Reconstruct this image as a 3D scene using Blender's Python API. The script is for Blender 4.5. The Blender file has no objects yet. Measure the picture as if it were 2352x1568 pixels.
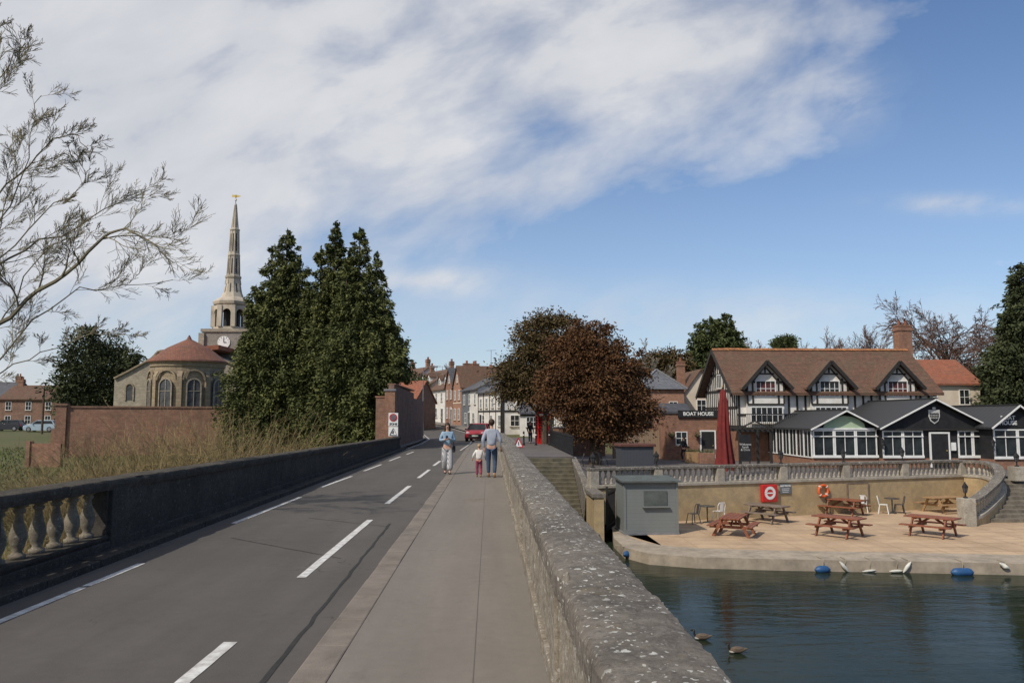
import bpy, math, random
import numpy as np
from mathutils import Vector, Matrix, noise
random.seed(7); rng=np.random.default_rng(7)
SC=bpy.context.scene; COL=SC.collection
sin,cos,pi,rad=math.sin,math.cos,math.pi,math.radians
U=random.uniform
F=1829.; CZ=1.9
YAW=math.atan(50/F); PIT=math.atan(173/F)
fw=Vector((sin(YAW)*cos(PIT),cos(YAW)*cos(PIT),sin(PIT))); rt=Vector((cos(YAW),-sin(YAW),0)); up=rt.cross(fw)
def ray(px,py): return fw+rt*((px-1176)/F)+up*((784-py)/F)
def PY(px,py,Y):
    r=ray(px,py); return Vector((0,0,CZ))+r*(Y/r.y)
def PZ(px,py,z):
    r=ray(px,py); return Vector((0,0,CZ))+r*((z-CZ)/r.z)
# ---------------------------------------------------------------- materials
class NT:
    def __init__(s,tree): s.t=tree
    def n(s,typ,**k):
        o=s.t.nodes.new(typ)
        for a,b in k.items(): setattr(o,a,b)
        return o
    def l(s,a,b): s.t.links.new(a,b)
    def put(s,inp,v):
        if hasattr(v,'is_linked') or hasattr(v,'links'): s.l(v,inp)
        else: inp.default_value=v
    def m(s,op,a,b=0.0,c=0.0,clamp=False):
        o=s.n('ShaderNodeMath',operation=op); o.use_clamp=clamp
        s.put(o.inputs[0],a); s.put(o.inputs[1],b)
        if op in('MULTIPLY_ADD',): s.put(o.inputs[2],c)
        return o.outputs[0]
    def mix(s,f,a,b,mode='MIX'):
        o=s.n('ShaderNodeMix',data_type='RGBA',blend_type=mode)
        s.put(o.inputs[0],f); s.put(o.inputs[6],a); s.put(o.inputs[7],b)
        return o.outputs[2]
    def noise(s,vec,scale,detail=5,rough=.6,dist=0):
        o=s.n('ShaderNodeTexNoise'); 
        if vec is not None: s.l(vec,o.inputs['Vector'])
        o.inputs['Scale'].default_value=scale; o.inputs['Detail'].default_value=detail
        o.inputs['Roughness'].default_value=rough; o.inputs['Distortion'].default_value=dist
        return o.outputs['Fac']
    def ramp(s,f,a,b,ca=(0,0,0,1),cb=(1,1,1,1)):
        o=s.n('ShaderNodeValToRGB'); s.l(f,o.inputs[0])
        e=o.color_ramp.elements; e[0].position=a; e[1].position=b; e[0].color=ca; e[1].color=cb
        return o.outputs[0]
def c4(c): return (c[0],c[1],c[2],1)
def newmat(name):
    m=bpy.data.materials.new(name); m.use_nodes=True
    t=NT(m.node_tree); b=m.node_tree.nodes['Principled BSDF']
    tc=t.n('ShaderNodeTexCoord').outputs['Object']
    return m,t,b,tc
def M(name,c1,c2=None,scale=4,rough=.8,bump=0,bscale=30,metal=0,spec=.3,lo=.35,hi=.65):
    m,t,b,tc=newmat(name)
    if c2 is None: c2=tuple(x*.72 for x in c1)
    n=t.noise(tc,scale,8,.65); col=t.mix(t.ramp(n,lo,hi),c4(c1),c4(c2))
    t.l(col,b.inputs['Base Color']); b.inputs['Roughness'].default_value=rough; b.inputs['Metallic'].default_value=metal
    b.inputs['Specular IOR Level'].default_value=spec
    if bump:
        bp=t.n('ShaderNodeBump'); bp.inputs['Strength'].default_value=bump; bp.inputs['Distance'].default_value=.02
        t.l(t.noise(tc,bscale,6,.7),bp.inputs['Height']); t.l(bp.outputs[0],b.inputs['Normal'])
    return m
def brickvec(t,tc):
    s=t.n('ShaderNodeSeparateXYZ'); t.l(tc,s.inputs[0]); c=t.n('ShaderNodeCombineXYZ')
    t.l(t.m('ADD',s.outputs[0],s.outputs[1]),c.inputs[0]); t.l(s.outputs[2],c.inputs[1]); return c.outputs[0]
def brickM(name,c1,c2,mort,bw=.225,bh=.075,ms=.01,rough=.9,stain=(.05,.045,.04),stainf=.5):
    m,t,b,tc=newmat(name)
    o=t.n('ShaderNodeTexBrick'); t.l(brickvec(t,tc),o.inputs['Vector'])
    o.inputs['Color1'].default_value=c4(c1); o.inputs['Color2'].default_value=c4(c2); o.inputs['Mortar'].default_value=c4(mort)
    o.inputs['Scale'].default_value=1; o.inputs['Brick Width'].default_value=bw; o.inputs['Row Height'].default_value=bh; o.inputs['Mortar Size'].default_value=ms
    f=t.m('MULTIPLY',t.ramp(t.noise(tc,.9,8,.7),.45,.75),stainf)
    col=t.mix(f,o.outputs['Color'],c4(stain))
    col=t.mix(t.m('MULTIPLY',t.ramp(t.noise(tc,3.5,6,.7),.4,.6),.35),col,c4([x*.55 for x in c2]))
    t.l(col,b.inputs['Base Color']); b.inputs['Roughness'].default_value=rough
    bp=t.n('ShaderNodeBump'); bp.inputs['Strength'].default_value=.5; bp.inputs['Distance'].default_value=.02
    t.l(t.m('SUBTRACT',t.noise(tc,12,4),o.outputs['Fac']),bp.inputs['Height']); t.l(bp.outputs[0],b.inputs['Normal'])
    return m
def leafM(name,cd,cl,nscale=.7):
    m,t,b,tc=newmat(name)
    g=t.n('ShaderNodeNewGeometry').outputs['Random Per Island']
    f=t.m('ADD',t.m('MULTIPLY',g,.5),t.m('MULTIPLY',t.ramp(t.noise(tc,nscale,4,.6),.35,.65),.5))
    t.l(t.mix(f,c4(cd),c4(cl)),b.inputs['Base Color']); b.inputs['Roughness'].default_value=.75; b.inputs['Specular IOR Level'].default_value=.2
    return m
def stripeM(name,c1,c2,scale,axis=2,rough=.7,w=.5,wall=False):
    m,t,b,tc=newmat(name)
    s=t.n('ShaderNodeSeparateXYZ'); t.l(tc,s.inputs[0]); src=s.outputs[axis]
    if axis==0: src=t.m('ADD',s.outputs[0],s.outputs[1])
    f=t.m('GREATER_THAN',t.m('FRACT',t.m('MULTIPLY',src,scale)),w)
    col=t.mix(f,c4(c1),c4(c2)); n=t.noise(tc,3,5)
    col=t.mix(t.m('MULTIPLY',n,.4),col,c4([x*.5 for x in c1])); t.l(col,b.inputs['Base Color']); b.inputs['Roughness'].default_value=rough
    return m
m={}
def asphalt(name,c,patch,agg=1.0,crack=1.0):
    mm,t,b,tc=newmat(name)
    big=t.ramp(t.noise(tc,.35,6,.65,.4),.35,.7); fine=t.noise(tc,90,3,.8); med=t.ramp(t.noise(tc,7,8,.75),.35,.7)
    st=t.n('ShaderNodeMapping'); st.inputs['Scale'].default_value=(1.6,.12,1); t.l(tc,st.inputs[0])
    streak=t.ramp(t.noise(st.outputs[0],1.1,4,.6),.4,.65)
    col=t.mix(t.m('MULTIPLY',big,.7),c4(c),c4(patch)); col=t.mix(t.m('MULTIPLY',streak,.42),col,c4([x*.66 for x in c])); col=t.mix(t.m('MULTIPLY',med,.32),col,c4([x*.52 for x in c]))
    spk=t.ramp(fine,.35,.75); col=t.mix(t.m('MULTIPLY',spk,.5*agg),col,c4([min(1,x*1.9) for x in c]))
    spl=t.ramp(t.noise(tc,1.6,7,.75,.5),.60,.70); col=t.mix(t.m('MULTIPLY',spl,.30),col,c4([x*.5 for x in c]))
    v=t.n('ShaderNodeTexVoronoi',feature='DISTANCE_TO_EDGE'); v.inputs['Scale'].default_value=.42
    w=t.n('ShaderNodeVectorMath',operation='ADD'); nn=t.n('ShaderNodeTexNoise'); nn.inputs['Scale'].default_value=1.7; nn.inputs['Detail'].default_value=6; t.l(tc,nn.inputs['Vector'])
    sc=t.n('ShaderNodeVectorMath',operation='SCALE'); sc.inputs['Scale'].default_value=.9; t.l(nn.outputs['Color'],sc.inputs[0]); t.l(tc,w.inputs[0]); t.l(sc.outputs[0],w.inputs[1]); t.l(w.outputs[0],v.inputs['Vector'])
    ck=t.m('MULTIPLY',t.m('LESS_THAN',v.outputs['Distance'],.004),t.ramp(t.noise(tc,.5,3),.5,.6))
    col=t.mix(t.m('MULTIPLY',ck,.5*crack),col,(.015,.015,.015,1))
    t.l(col,b.inputs['Base Color']); b.inputs['Roughness'].default_value=.85; b.inputs['Specular IOR Level'].default_value=.25
    bp=t.n('ShaderNodeBump'); bp.inputs['Strength'].default_value=.5; bp.inputs['Distance'].default_value=.006; t.l(fine,bp.inputs['Height']); t.l(bp.outputs[0],b.inputs['Normal'])
    return mm
m['asphalt']=asphalt('asphalt',(.078,.071,.065),(.122,.110,.099))
m['pave']=asphalt('pavement_asphalt',(.170,.152,.134),(.215,.192,.168),.6,.2)
m['kerb']=M('kerb_stone',(.215,.185,.158),(.14,.122,.104),2.5,.9,.4,40)
m['paint']=M('road_paint',(.68,.68,.66),(.38,.37,.35),9,.7,.2,60)
m['tar']=M('tar_seam',(.02,.02,.02),(.035,.033,.03),9)
m['seam']=M('seam_tone',(.125,.112,.10),(.15,.135,.12))
def lichen(name,c1,c2,c3,spots=1.0,sp=(.58,.58,.53)):
    mm,t,b,tc=newmat(name)
    n1=t.ramp(t.noise(tc,2.2,9,.75,.3),.38,.62); n2=t.ramp(t.noise(tc,11,8,.75),.45,.62); n3=t.ramp(t.noise(tc,.8,6,.7),.45,.7)
    col=t.mix(n1,c4(c1),c4(c2)); col=t.mix(t.m('MULTIPLY',n2,.6),col,c4(c3)); col=t.mix(t.m('MULTIPLY',n3,.45),col,c4([x*.45 for x in c1]))
    col=t.mix(t.m('MULTIPLY',t.ramp(t.noise(tc,34,6,.8),.52,.62),.55),col,c4([x*.35 for x in c1]))
    w=t.n('ShaderNodeVectorMath',operation='ADD'); nn=t.n('ShaderNodeTexNoise'); nn.inputs['Scale'].default_value=45; nn.inputs['Detail'].default_value=5; t.l(tc,nn.inputs['Vector'])
    sc=t.n('ShaderNodeVectorMath',operation='SCALE'); sc.inputs['Scale'].default_value=.045; t.l(nn.outputs['Color'],sc.inputs[0]); t.l(tc,w.inputs[0]); t.l(sc.outputs[0],w.inputs[1])
    for scl,th,pr in((12,.21,.66),(24,.26,.58),(46,.29,.55)):
        v=t.n('ShaderNodeTexVoronoi'); v.inputs['Scale'].default_value=scl; t.l(w.outputs[0],v.inputs['Vector'])
        sep=t.n('ShaderNodeSeparateColor'); t.l(v.outputs['Color'],sep.inputs[0])
        pres=t.m('GREATER_THAN',sep.outputs[0],pr); size=t.m('MULTIPLY',sep.outputs[1],th*1.5)
        s=t.m('MULTIPLY',t.m('LESS_THAN',v.outputs['Distance'],size),pres); s=t.m('MULTIPLY',s,t.ramp(t.noise(tc,3,4),.41,.53))
        col=t.mix(t.m('MULTIPLY',s,.88*spots),col,c4(sp))
    yl=t.m('MULTIPLY',t.ramp(t.noise(tc,6,6,.7,.5),.60,.70),.45*spots); col=t.mix(yl,col,(.26,.20,.09,1))
    t.l(col,b.inputs['Base Color']); b.inputs['Roughness'].default_value=.95; b.inputs['Specular IOR Level'].default_value=.15
    bp=t.n('ShaderNodeBump'); bp.inputs['Strength'].default_value=.9; bp.inputs['Distance'].default_value=.014
    t.l(t.m('ADD',t.noise(tc,25,8,.75),t.m('MULTIPLY',t.noise(tc,110,3,.7),.4)),bp.inputs['Height']); t.l(bp.outputs[0],b.inputs['Normal'])
    return mm
m['coping']=lichen('lichen_coping_stone',(.18,.158,.135),(.105,.094,.083),(.27,.245,.21))
m['rough']=lichen('rough_parapet_stone',(.28,.24,.185),(.17,.148,.12),(.42,.39,.345),.7)
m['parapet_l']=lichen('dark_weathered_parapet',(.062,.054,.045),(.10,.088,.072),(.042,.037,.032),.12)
m['balust']=lichen('weathered_baluster_stone',(.24,.205,.155),(.14,.12,.09),(.31,.275,.22),.3)
m['balust2']=lichen('pale_baluster_stone',(.44,.40,.33),(.26,.23,.185),(.52,.49,.43),.2)
m['wallrender']=lichen('stained_ochre_render',(.50,.37,.20),(.33,.25,.155),(.42,.34,.22),.12)
m['patio']=M('patio_slab',(.52,.375,.24),(.37,.265,.17),.8,.85,.3,14)
m['patioedge']=M('patio_edge_stone',(.40,.335,.26),(.24,.205,.16),2,.9,.3,20)
m['terrace']=M('terrace_paving',(.14,.125,.12),(.095,.085,.082),1.2,.9,.3,20)
m['step']=M('worn_step_stone',(.21,.18,.14),(.10,.088,.07),3,.9,.4,25)
m['stepd']=M('mossy_step_stone',(.15,.13,.09),(.07,.065,.045),3,.9,.4,25)
m['grass_ground']=M('meadow_ground',(.07,.09,.028),(.10,.085,.042),.35,.95,.5,8)
m['blade']=leafM('grass_blade',(.05,.08,.018),(.13,.155,.045),.3)
m['brick']=brickM('red_brick',(.36,.15,.085),(.24,.10,.06),(.29,.23,.17),stainf=.6)
m['brickold']=brickM('weathered_brick',(.31,.14,.085),(.20,.095,.06),(.27,.22,.17),stainf=.65)
m['brickor']=brickM('orange_brick',(.44,.20,.115),(.33,.15,.09),(.36,.28,.22),stainf=.25)
m['stone']=brickM('church_stone',(.36,.285,.185),(.28,.22,.145),(.21,.175,.125),.5,.28,.012,stainf=.4,stain=(.11,.09,.065))
m['stonepale']=brickM('pale_rubble_stone',(.42,.365,.28),(.29,.25,.19),(.34,.295,.225),.3,.16,.02,stainf=.35,stain=(.13,.11,.085))
m['flint']=brickM('flint_wall',(.30,.27,.235),(.17,.155,.14),(.32,.29,.25),.16,.1,.02,stainf=.25)
m['spire']=M('spire_stone',(.55,.48,.38),(.33,.285,.225),.7,.9,.3,8)
m['tile']=brickM('clay_roof_tile',(.215,.108,.066),(.13,.068,.045),(.05,.032,.023),.17,.11,.014,stain=(.11,.095,.06),stainf=.7)
m['tilered']=brickM('red_roof_tile',(.42,.14,.07),(.27,.095,.055),(.12,.05,.03),.2,.1,.012,stain=(.18,.12,.08),stainf=.5)
m['tileorange']=brickM('orange_ridge_tile',(.50,.20,.06),(.30,.13,.06),(.1,.05,.03),.3,.3,.02,stainf=.5)
m['tilechurch']=brickM('church_roof_tile',(.30,.12,.07),(.21,.09,.06),(.07,.04,.03),.2,.12,.012,stainf=.5)
m['slate']=brickM('slate_roof',(.10,.105,.12),(.07,.073,.085),(.03,.03,.035),.3,.16,.012,rough=.55,stainf=.3)
m['slatel']=brickM('pale_slate_roof',(.17,.18,.20),(.12,.13,.145),(.06,.06,.065),.3,.16,.012,rough=.5,stainf=.3)
m['extroof']=stripeM('dark_sheet_roof',(.032,.033,.036),(.055,.057,.061),2.2,1,.6,.85)
m['white']=M('white_render',(.74,.72,.68),(.56,.53,.48),1.2,.8)
m['cream']=M('cream_render',(.66,.58,.46),(.54,.46,.36),1.2,.85)
m['wframe']=M('white_frame_paint',(.80,.80,.78),(.68,.68,.66),3,.5)
m['black']=M('black_paint',(.018,.018,.02),(.03,.03,.032),3,.6,spec=.2)
m['timber']=M('black_timber',(.022,.02,.019),(.04,.036,.033),4,.7)
m['green']=M('pale_green_board',(.40,.50,.34),(.33,.43,.30),2,.6)
m['grey']=stripeM('grey_boarding',(.19,.205,.20),(.15,.165,.162),7,2,.6,.93)
m['greyroof']=M('grey_felt_roof',(.11,.125,.12),(.07,.08,.075),3,.8)
m['darkgrey']=stripeM('dark_grey_boarding',(.06,.065,.075),(.04,.043,.05),6,0,.6,.9)
m['woodred']=M('red_stained_wood',(.27,.095,.05),(.16,.06,.035),6,.6,.2,40)
m['woodgrey']=M('weathered_grey_wood',(.22,.17,.135),(.13,.10,.08),6,.8,.3,40)
m['woodtan']=M('tan_wood',(.38,.24,.12),(.27,.17,.09),6,.7,.2,40)
m['fencewood']=stripeM('fence_boards',(.30,.215,.145),(.12,.085,.06),7,0,.8,.9)
m['roofbrown']=M('brown_felt',(.14,.06,.045),(.09,.04,.03),3,.8)
m['red']=M('red_paint',(.55,.02,.018),(.42,.018,.016),3,.4,spec=.5)
m['orange']=M('orange_plastic',(.70,.13,.03),(.6,.1,.03),3,.4)
m['parasol']=M('red_parasol_fabric',(.19,.028,.024),(.11,.019,.018),3,.9)
m['blue']=M('blue_fender',(.025,.10,.24),(.02,.065,.17),4,.5,spec=.4)
m['whitep']=M('white_plastic',(.68,.67,.62),(.5,.49,.44),4,.5)
m['chairw']=M('white_metal',(.75,.75,.74),(.66,.66,.64),4,.4)
m['chairg']=M('gunmetal',(.05,.055,.06),(.08,.08,.085),4,.4,metal=.3)
m['rope']=M('rope',(.35,.30,.22))
m['signgrey']=M('grey_sign',(.13,.15,.17),(.11,.13,.15),3,.5)
m['signred']=M('sign_red',(.48,.04,.05),(.4,.035,.04),3,.5)
m['chalk']=M('chalk',(.6,.6,.58))
m['gold']=M('gilded_metal',(.8,.6,.2),(.7,.5,.15),3,.3,metal=.8)
m['lead']=M('lead',(.22,.22,.23),(.15,.15,.16))
m['bark']=M('brown_bark',(.12,.09,.065),(.06,.048,.036),6,.95,.6,20)
m['barkl']=M('lichen_bark',(.26,.24,.14),(.13,.115,.085),3,.95,.5,25)
m['branchp']=M('pale_branch_bark',(.22,.195,.125),(.11,.095,.07),1.5,.9)
m['twigred']=M('reddish_twig',(.15,.085,.062),(.09,.055,.042),2,.9)
m['twigpale']=M('pale_twig',(.25,.22,.18),(.17,.145,.115),2,.9)
m['scrub']=leafM('scrub_stem',(.085,.066,.032),(.29,.22,.105),.5)
m['cyp']=leafM('cypress_foliage',(.020,.033,.011),(.17,.18,.058),.9)
m['yewb']=leafM('copper_foliage',(.036,.020,.009),(.175,.086,.038),.8)
m['yewg']=leafM('olive_brown_foliage',(.032,.028,.012),(.155,.11,.048),.8)
m['dark']=leafM('dark_evergreen_foliage',(.016,.026,.012),(.085,.10,.042),.5)
m['conif']=leafM('conifer_foliage',(.022,.036,.014),(.11,.13,.045),.5)
def glassM(name,c=(.015,.018,.02),r=.08,sp=.22):
    mm,t,b,tc=newmat(name); n=t.ramp(t.noise(tc,1.3,4),.4,.65)
    t.l(t.mix(n,c4(c),c4([x*2.2+.004 for x in c])),b.inputs['Base Color']); b.inputs['Roughness'].default_value=r; b.inputs['Specular IOR Level'].default_value=sp
    return mm
m['glass']=glassM('dark_window_glass'); m['leadglass']=glassM('leaded_church_glass',(.05,.052,.055),.3)
m['curtain']=glassM('red_curtained_glass',(.06,.018,.018),.25)
def waterM():
    mm,t,b,tc=newmat('river_water')
    t.l(t.mix(t.ramp(t.noise(tc,.25,4),.35,.7),(.012,.021,.015,1),(.022,.027,.014,1)),b.inputs['Base Color'])
    b.inputs['Roughness'].default_value=.05; b.inputs['IOR'].default_value=1.33; b.inputs['Specular IOR Level'].default_value=.10
    mp=t.n('ShaderNodeMapping'); mp.inputs['Scale'].default_value=(.6,1.7,1); t.l(tc,mp.inputs[0])
    mask=t.ramp(t.noise(tc,.18,3,.5),.35,.65)
    h=t.m('ADD',t.noise(mp.outputs[0],1.3,4,.55,.6),t.m('MULTIPLY',t.m('MULTIPLY',t.noise(mp.outputs[0],8,3,.6,.4),.25),mask))
    bp=t.n('ShaderNodeBump'); bp.inputs['Strength'].default_value=.17; bp.inputs['Distance'].default_value=.09; t.l(h,bp.inputs['Height']); t.l(bp.outputs[0],b.inputs['Normal'])
    return mm
m['water']=waterM()
m['skin']=M('skin',(.55,.33,.24),(.48,.28,.20),5,.6); m['hairb']=M('brown_hair',(.05,.025,.015),(.03,.016,.01),20,.6)
m['hairbl']=M('blond_hair',(.45,.30,.15),(.33,.21,.1),20,.6); m['denim']=M('pale_denim',(.30,.42,.52),(.22,.33,.43),12,.9)
m['jeans']=M('blue_jeans',(.055,.095,.17),(.035,.06,.11),8,.9); m['jumper']=M('grey_jumper',(.36,.39,.45),(.29,.32,.38),8,.95)
m['stripe']=stripeM('striped_trouser_cloth',(.55,.54,.52),(.22,.23,.26),28,0,.9,.5); m['pink']=M('pink_patterned_cloth',(.36,.07,.09),(.15,.05,.10),22,.9,lo=.45,hi=.55)
m['whitetop']=M('white_cloth',(.75,.73,.69),(.62,.60,.56),8,.95); m['shoe']=M('dark_shoe',(.03,.025,.02)); m['shoebr']=M('tan_shoe',(.2,.11,.05))
m['darkcloth']=M('dark_cloth',(.02,.021,.025),(.03,.03,.035)); m['redcloth']=M('red_cloth',(.35,.03,.03))
m['carred']=M('red_car_paint',(.32,.012,.03),(.28,.01,.02),2,.25,spec=.7); m['cardark']=M('black_car_paint',(.02,.022,.03),(.018,.02,.026),2,.25,spec=.7)
m['carblue']=M('pale_blue_car_paint',(.36,.46,.54),(.33,.42,.5),2,.25,spec=.7); m['tyre']=M('tyre',(.015,.015,.015)); m['rim']=M('rim',(.4,.4,.42),metal=.7,rough=.3)
m['lamp']=M('headlight',(.7,.7,.7),rough=.15); m['plate']=M('number_plate',(.7,.7,.62))
m['duckb']=M('brown_feathers',(.16,.12,.085),(.08,.06,.045),25,.9); m['duckd']=M('black_feathers',(.02,.018,.016)); m['duckw']=M('buff_feathers',(.5,.46,.4))
# ---------------------------------------------------------------- mesh builder
class MB:
    def __init__(s): s.v=[]; s.f=[]
    def add(s,vs,fs):
        n=len(s.v); s.v.extend([tuple(a) for a in vs]); s.f.extend([tuple(i+n for i in f) for f in fs]); return s
    def box(s,x0,x1,y0,y1,z0,z1):
        return s.add([(x0,y0,z0),(x1,y0,z0),(x1,y1,z0),(x0,y1,z0),(x0,y0,z1),(x1,y0,z1),(x1,y1,z1),(x0,y1,z1)],
          [(0,3,2,1),(4,5,6,7),(0,1,5,4),(1,2,6,5),(2,3,7,6),(3,0,4,7)])
    def ext(s,pts,vec):
        n=len(pts); a=[Vector(p) for p in pts]; v=Vector(vec); b=[p+v for p in a]
        return s.add(a+b,[tuple(range(n-1,-1,-1)),tuple(range(n,2*n))]+[(i,(i+1)%n,n+(i+1)%n,n+i) for i in range(n)])
    def bar(s,p,q,w,h=None,upv=(0,0,1)):
        h=h or w; p=Vector(p); q=Vector(q); d=(q-p).normalized(); u=Vector(upv)
        if abs(d.dot(u))>.98: u=Vector((0,1,0))
        r=d.cross(u).normalized()*(w/2); t=r.cross(d).normalized()*(h/2)
        return s.ext([p-r-t,p+r-t,p+r+t,p-r+t],q-p)
    def tube(s,pts,rs,n=6,cap=True):
        vs=[];fs=[];N=len(pts); pts=[Vector(p) for p in pts]
        if not hasattr(rs,'__len__'): rs=[rs]*N
        d=(pts[-1]-pts[0]); ref=Vector((1,0,0)) if abs(d.x)<.7*d.length+1e-9 else Vector((0,1,0))
        for i in range(N):
            d=pts[min(i+1,N-1)]-pts[max(i-1,0)]
            a=d.cross(ref); 
            if a.length<1e-9: a=Vector((0,0,1))
            a.normalize(); b=d.cross(a).normalized()
            for k in range(n):
                t=2*pi*k/n; vs.append(pts[i]+a*(cos(t)*rs[i])+b*(sin(t)*rs[i]))
        for i in range(N-1):
            for k in range(n): fs.append((i*n+k,i*n+(k+1)%n,(i+1)*n+(k+1)%n,(i+1)*n+k))
        if cap: fs.append(tuple(range(n-1,-1,-1))); fs.append(tuple(range((N-1)*n,N*n)))
        return s.add(vs,fs)
    def lathe(s,prof,c=(0,0,0),n=12,rot=0,a0=0,sx=1,sy=1):
        vs=[];fs=[];N=len(prof)
        for r,z in prof:
            for k in range(n):
                t=2*pi*k/n+rot; vs.append((c[0]+r*cos(t)*sx,c[1]+r*sin(t)*sy,c[2]+z))
        for i in range(N-1):
            for k in range(n): fs.append((i*n+k,i*n+(k+1)%n,(i+1)*n+(k+1)%n,(i+1)*n+k))
        fs.append(tuple(range(n-1,-1,-1))); fs.append(tuple(range((N-1)*n,N*n)))
        return s.add(vs,fs)
    def ball(s,c,r,n=10,k=6):
        rx,ry,rz=r if hasattr(r,'__len__') else (r,r,r)
        return s.lathe([(max(.02,sin(pi*i/k)),-cos(pi*i/k)*rz) for i in range(k+1)],c,n,0,0,rx,ry)
    def build(s,name,mt,parent=None,smooth=False,bevel=0,loc=None,rz=0):
        me=bpy.data.meshes.new(name); me.from_pydata(s.v,[],s.f); me.validate(); me.update()
        if smooth: me.polygons.foreach_set('use_smooth',[True]*len(me.polygons))
        o=bpy.data.objects.new(name,me); COL.objects.link(o)
        if mt: me.materials.append(m[mt] if isinstance(mt,str) else mt)
        if parent: o.parent=parent
        if loc is not None: o.location=loc
        o.rotation_euler[2]=rz
        if bevel:
            b=o.modifiers.new('Bevel','BEVEL'); b.width=bevel; b.segments=2; b.limit_method='ANGLE'
        return o
def tag(o,label,cat,group=None):
    o['label']=label; o['category']=cat
    if group: o['group']=group
    return o
def thing(name,label,cat,loc=(0,0,0),rz=0,group=None):
    o=bpy.data.objects.new(name,None); COL.objects.link(o); o.location=loc; o.rotation_euler[2]=rz; o.empty_display_size=.2
    return tag(o,label,cat,group)
def struct(o,kind='structure'): o['kind']=kind; return o
def dup(root,loc,rz,label,group=None,mats=None):
    r=root.copy(); COL.objects.link(r); r.location=loc; r.rotation_euler[2]=rz; r['label']=label
    if group: r['group']=group
    def cp(a,pa):
        for ch in list(a.children):
            c=ch.copy(); COL.objects.link(c); c.parent=pa
            if mats and c.data and c.data.materials and c.data.materials[0].name in mats:
                c.data=c.data.copy(); c.data.materials[0]=m[mats[ch.data.materials[0].name]]
            cp(ch,c)
    cp(root,r); return r
def text(s,size,mt,parent,loc,rot=(pi/2,0,0),ext=.01,name='lettering',bold=0):
    cu=bpy.data.curves.new(name,'FONT'); cu.body=s; cu.size=size; cu.extrude=ext; cu.align_x='CENTER'; cu.align_y='CENTER'; cu.offset=bold; cu.space_line=.9
    t=bpy.data.objects.new('tmp',cu); COL.objects.link(t); me=bpy.data.meshes.new_from_object(t); bpy.data.objects.remove(t)
    me.materials.clear(); me.materials.append(m[mt]); o=bpy.data.objects.new(name,me); COL.objects.link(o); o.parent=parent; o.location=loc; o.rotation_euler=rot
    return o
# ---------------------------------------------------------------- terrain
def lerp(x,pts):
    if x<=pts[0][0]: return pts[0][1]
    for (a,b),(c,d) in zip(pts,pts[1:]):
        if x<=c: return b+(d-b)*(x-a)/(c-a)
    return pts[-1][1]
def rzh(y): return lerp(y,[(48,-.1),(72,-.1),(85,.2),(100,.6),(115,1.0),(135,1.6),(165,2.1)])
def gz(x,y):
    if x<-6.05:
        return lerp(y,[(13,-5),(19,-2.7),(30,-2.3),(60,-.9),(80,-.35),(105,-.05),(160,1.3),(400,2.2),(900,3)])
    if x<4.2:
        if y<47: return -5
        return rzh(y)-.16
    return lerp(y,[(43,-5),(46,-1.6),(64,-1.6),(85,-.1),(120,1.2),(300,5),(900,9)])
def spread(a): return sorted(set(a))
xs=spread([-3000,-1500,-700,-400,-250]+list(range(-180,-60,12))+list(range(-60,-6,3))+[-6.1,-6.0,-3,0,4.15,4.25]+list(range(6,60,4))+list(range(60,180,12))+[250,400,700,1500,3000])
ys=spread([-3000,-800,-200,-60,-20,0,8,13,15,17,19,22,26,30,33,36,37,38,40,43,46,46.9,47.1]+list(range(50,130,4))+list(range(130,300,15))+[350,450,700,1200,2000,3500])
vs=[(x,y,gz(x,y)+(.12*noise.noise(Vector((x*.15,y*.15,0))) if x<-7 and y>14 else 0)) for y in ys for x in xs]; nx=len(xs)
fs=[(j*nx+i,j*nx+i+1,(j+1)*nx+i+1,(j+1)*nx+i) for j in range(len(ys)-1) for i in range(nx-1)]
struct(MB().add(vs,fs).build('ground','grass_ground'))
struct(MB().add([(-400,-300,-3.15),(400,-300,-3.15),(400,42,-3.15),(-400,42,-3.15)],[(0,1,2,3)]).build('water','water'))
# ---------------------------------------------------------------- bridge
struct(MB().box(-6.0,.86,-12,48,-5.2,-.12).build('bridge_deck','rough'))
struct(MB().add([(-5.2,-10,-.1),(-1.43,-10,-.1),(-1.43,48,-.1),(-5.2,48,-.1)],[(0,1,2,3)]).build('road','asphalt'))
struct(MB().box(-1.17,.46,-10,48,-.11,0).build('pavement','pave'))
kb=MB(); y=-3
while y<48:
    L=U(.85,1.0); o=U(-.008,.008); kb.box(-1.45+o,-1.175,y,y+L-.008,-.118,.002+U(-.006,.006)); y+=L
struct(kb.build('kerb','kerb',bevel=.014))
kb=MB(); y=-3
while y<50:
    L=U(1.1,1.4); kb.box(-5.56,-5.2+U(-.012,.012),y,y+L-.008,-.118,.0+U(-.008,.008)); y+=L
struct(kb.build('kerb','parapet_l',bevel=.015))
seg=[(48,-5.5,-1.5),(60,-5.4,-1.2),(72,-5.7,-1.3),(85,-7.5,-2.2),(100,-12,-5),(115,-18,-9.5),(135,-28,-17),(165,-45,-30),(200,-70,-50)]
def strip(name,L,R,dz,mt,sub=6):
    v=[];f=[]
    for (y0,a0,b0),(y1,a1,b1) in zip(seg,seg[1:]):
        for k in range(sub): 
            t=k/sub; y=y0+(y1-y0)*t; a=a0+(a1-a0)*t; b=b0+(b1-b0)*t; v+= [(L(a,b),y,rzh(y)+dz),(R(a,b),y,rzh(y)+dz)]
    n=len(v)//2
    return struct(MB().add(v,[(2*i,2*i+1,2*i+3,2*i+2) for i in range(n-1)]).build(name,mt))
strip('road',lambda a,b:a,lambda a,b:b,0,'asphalt')
strip('pavement',lambda a,b:b+.001,lambda a,b:b+3.2,.1,'pave')
strip('pavement',lambda a,b:a-1.8,lambda a,b:a-.001,.1,'pave')
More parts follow.
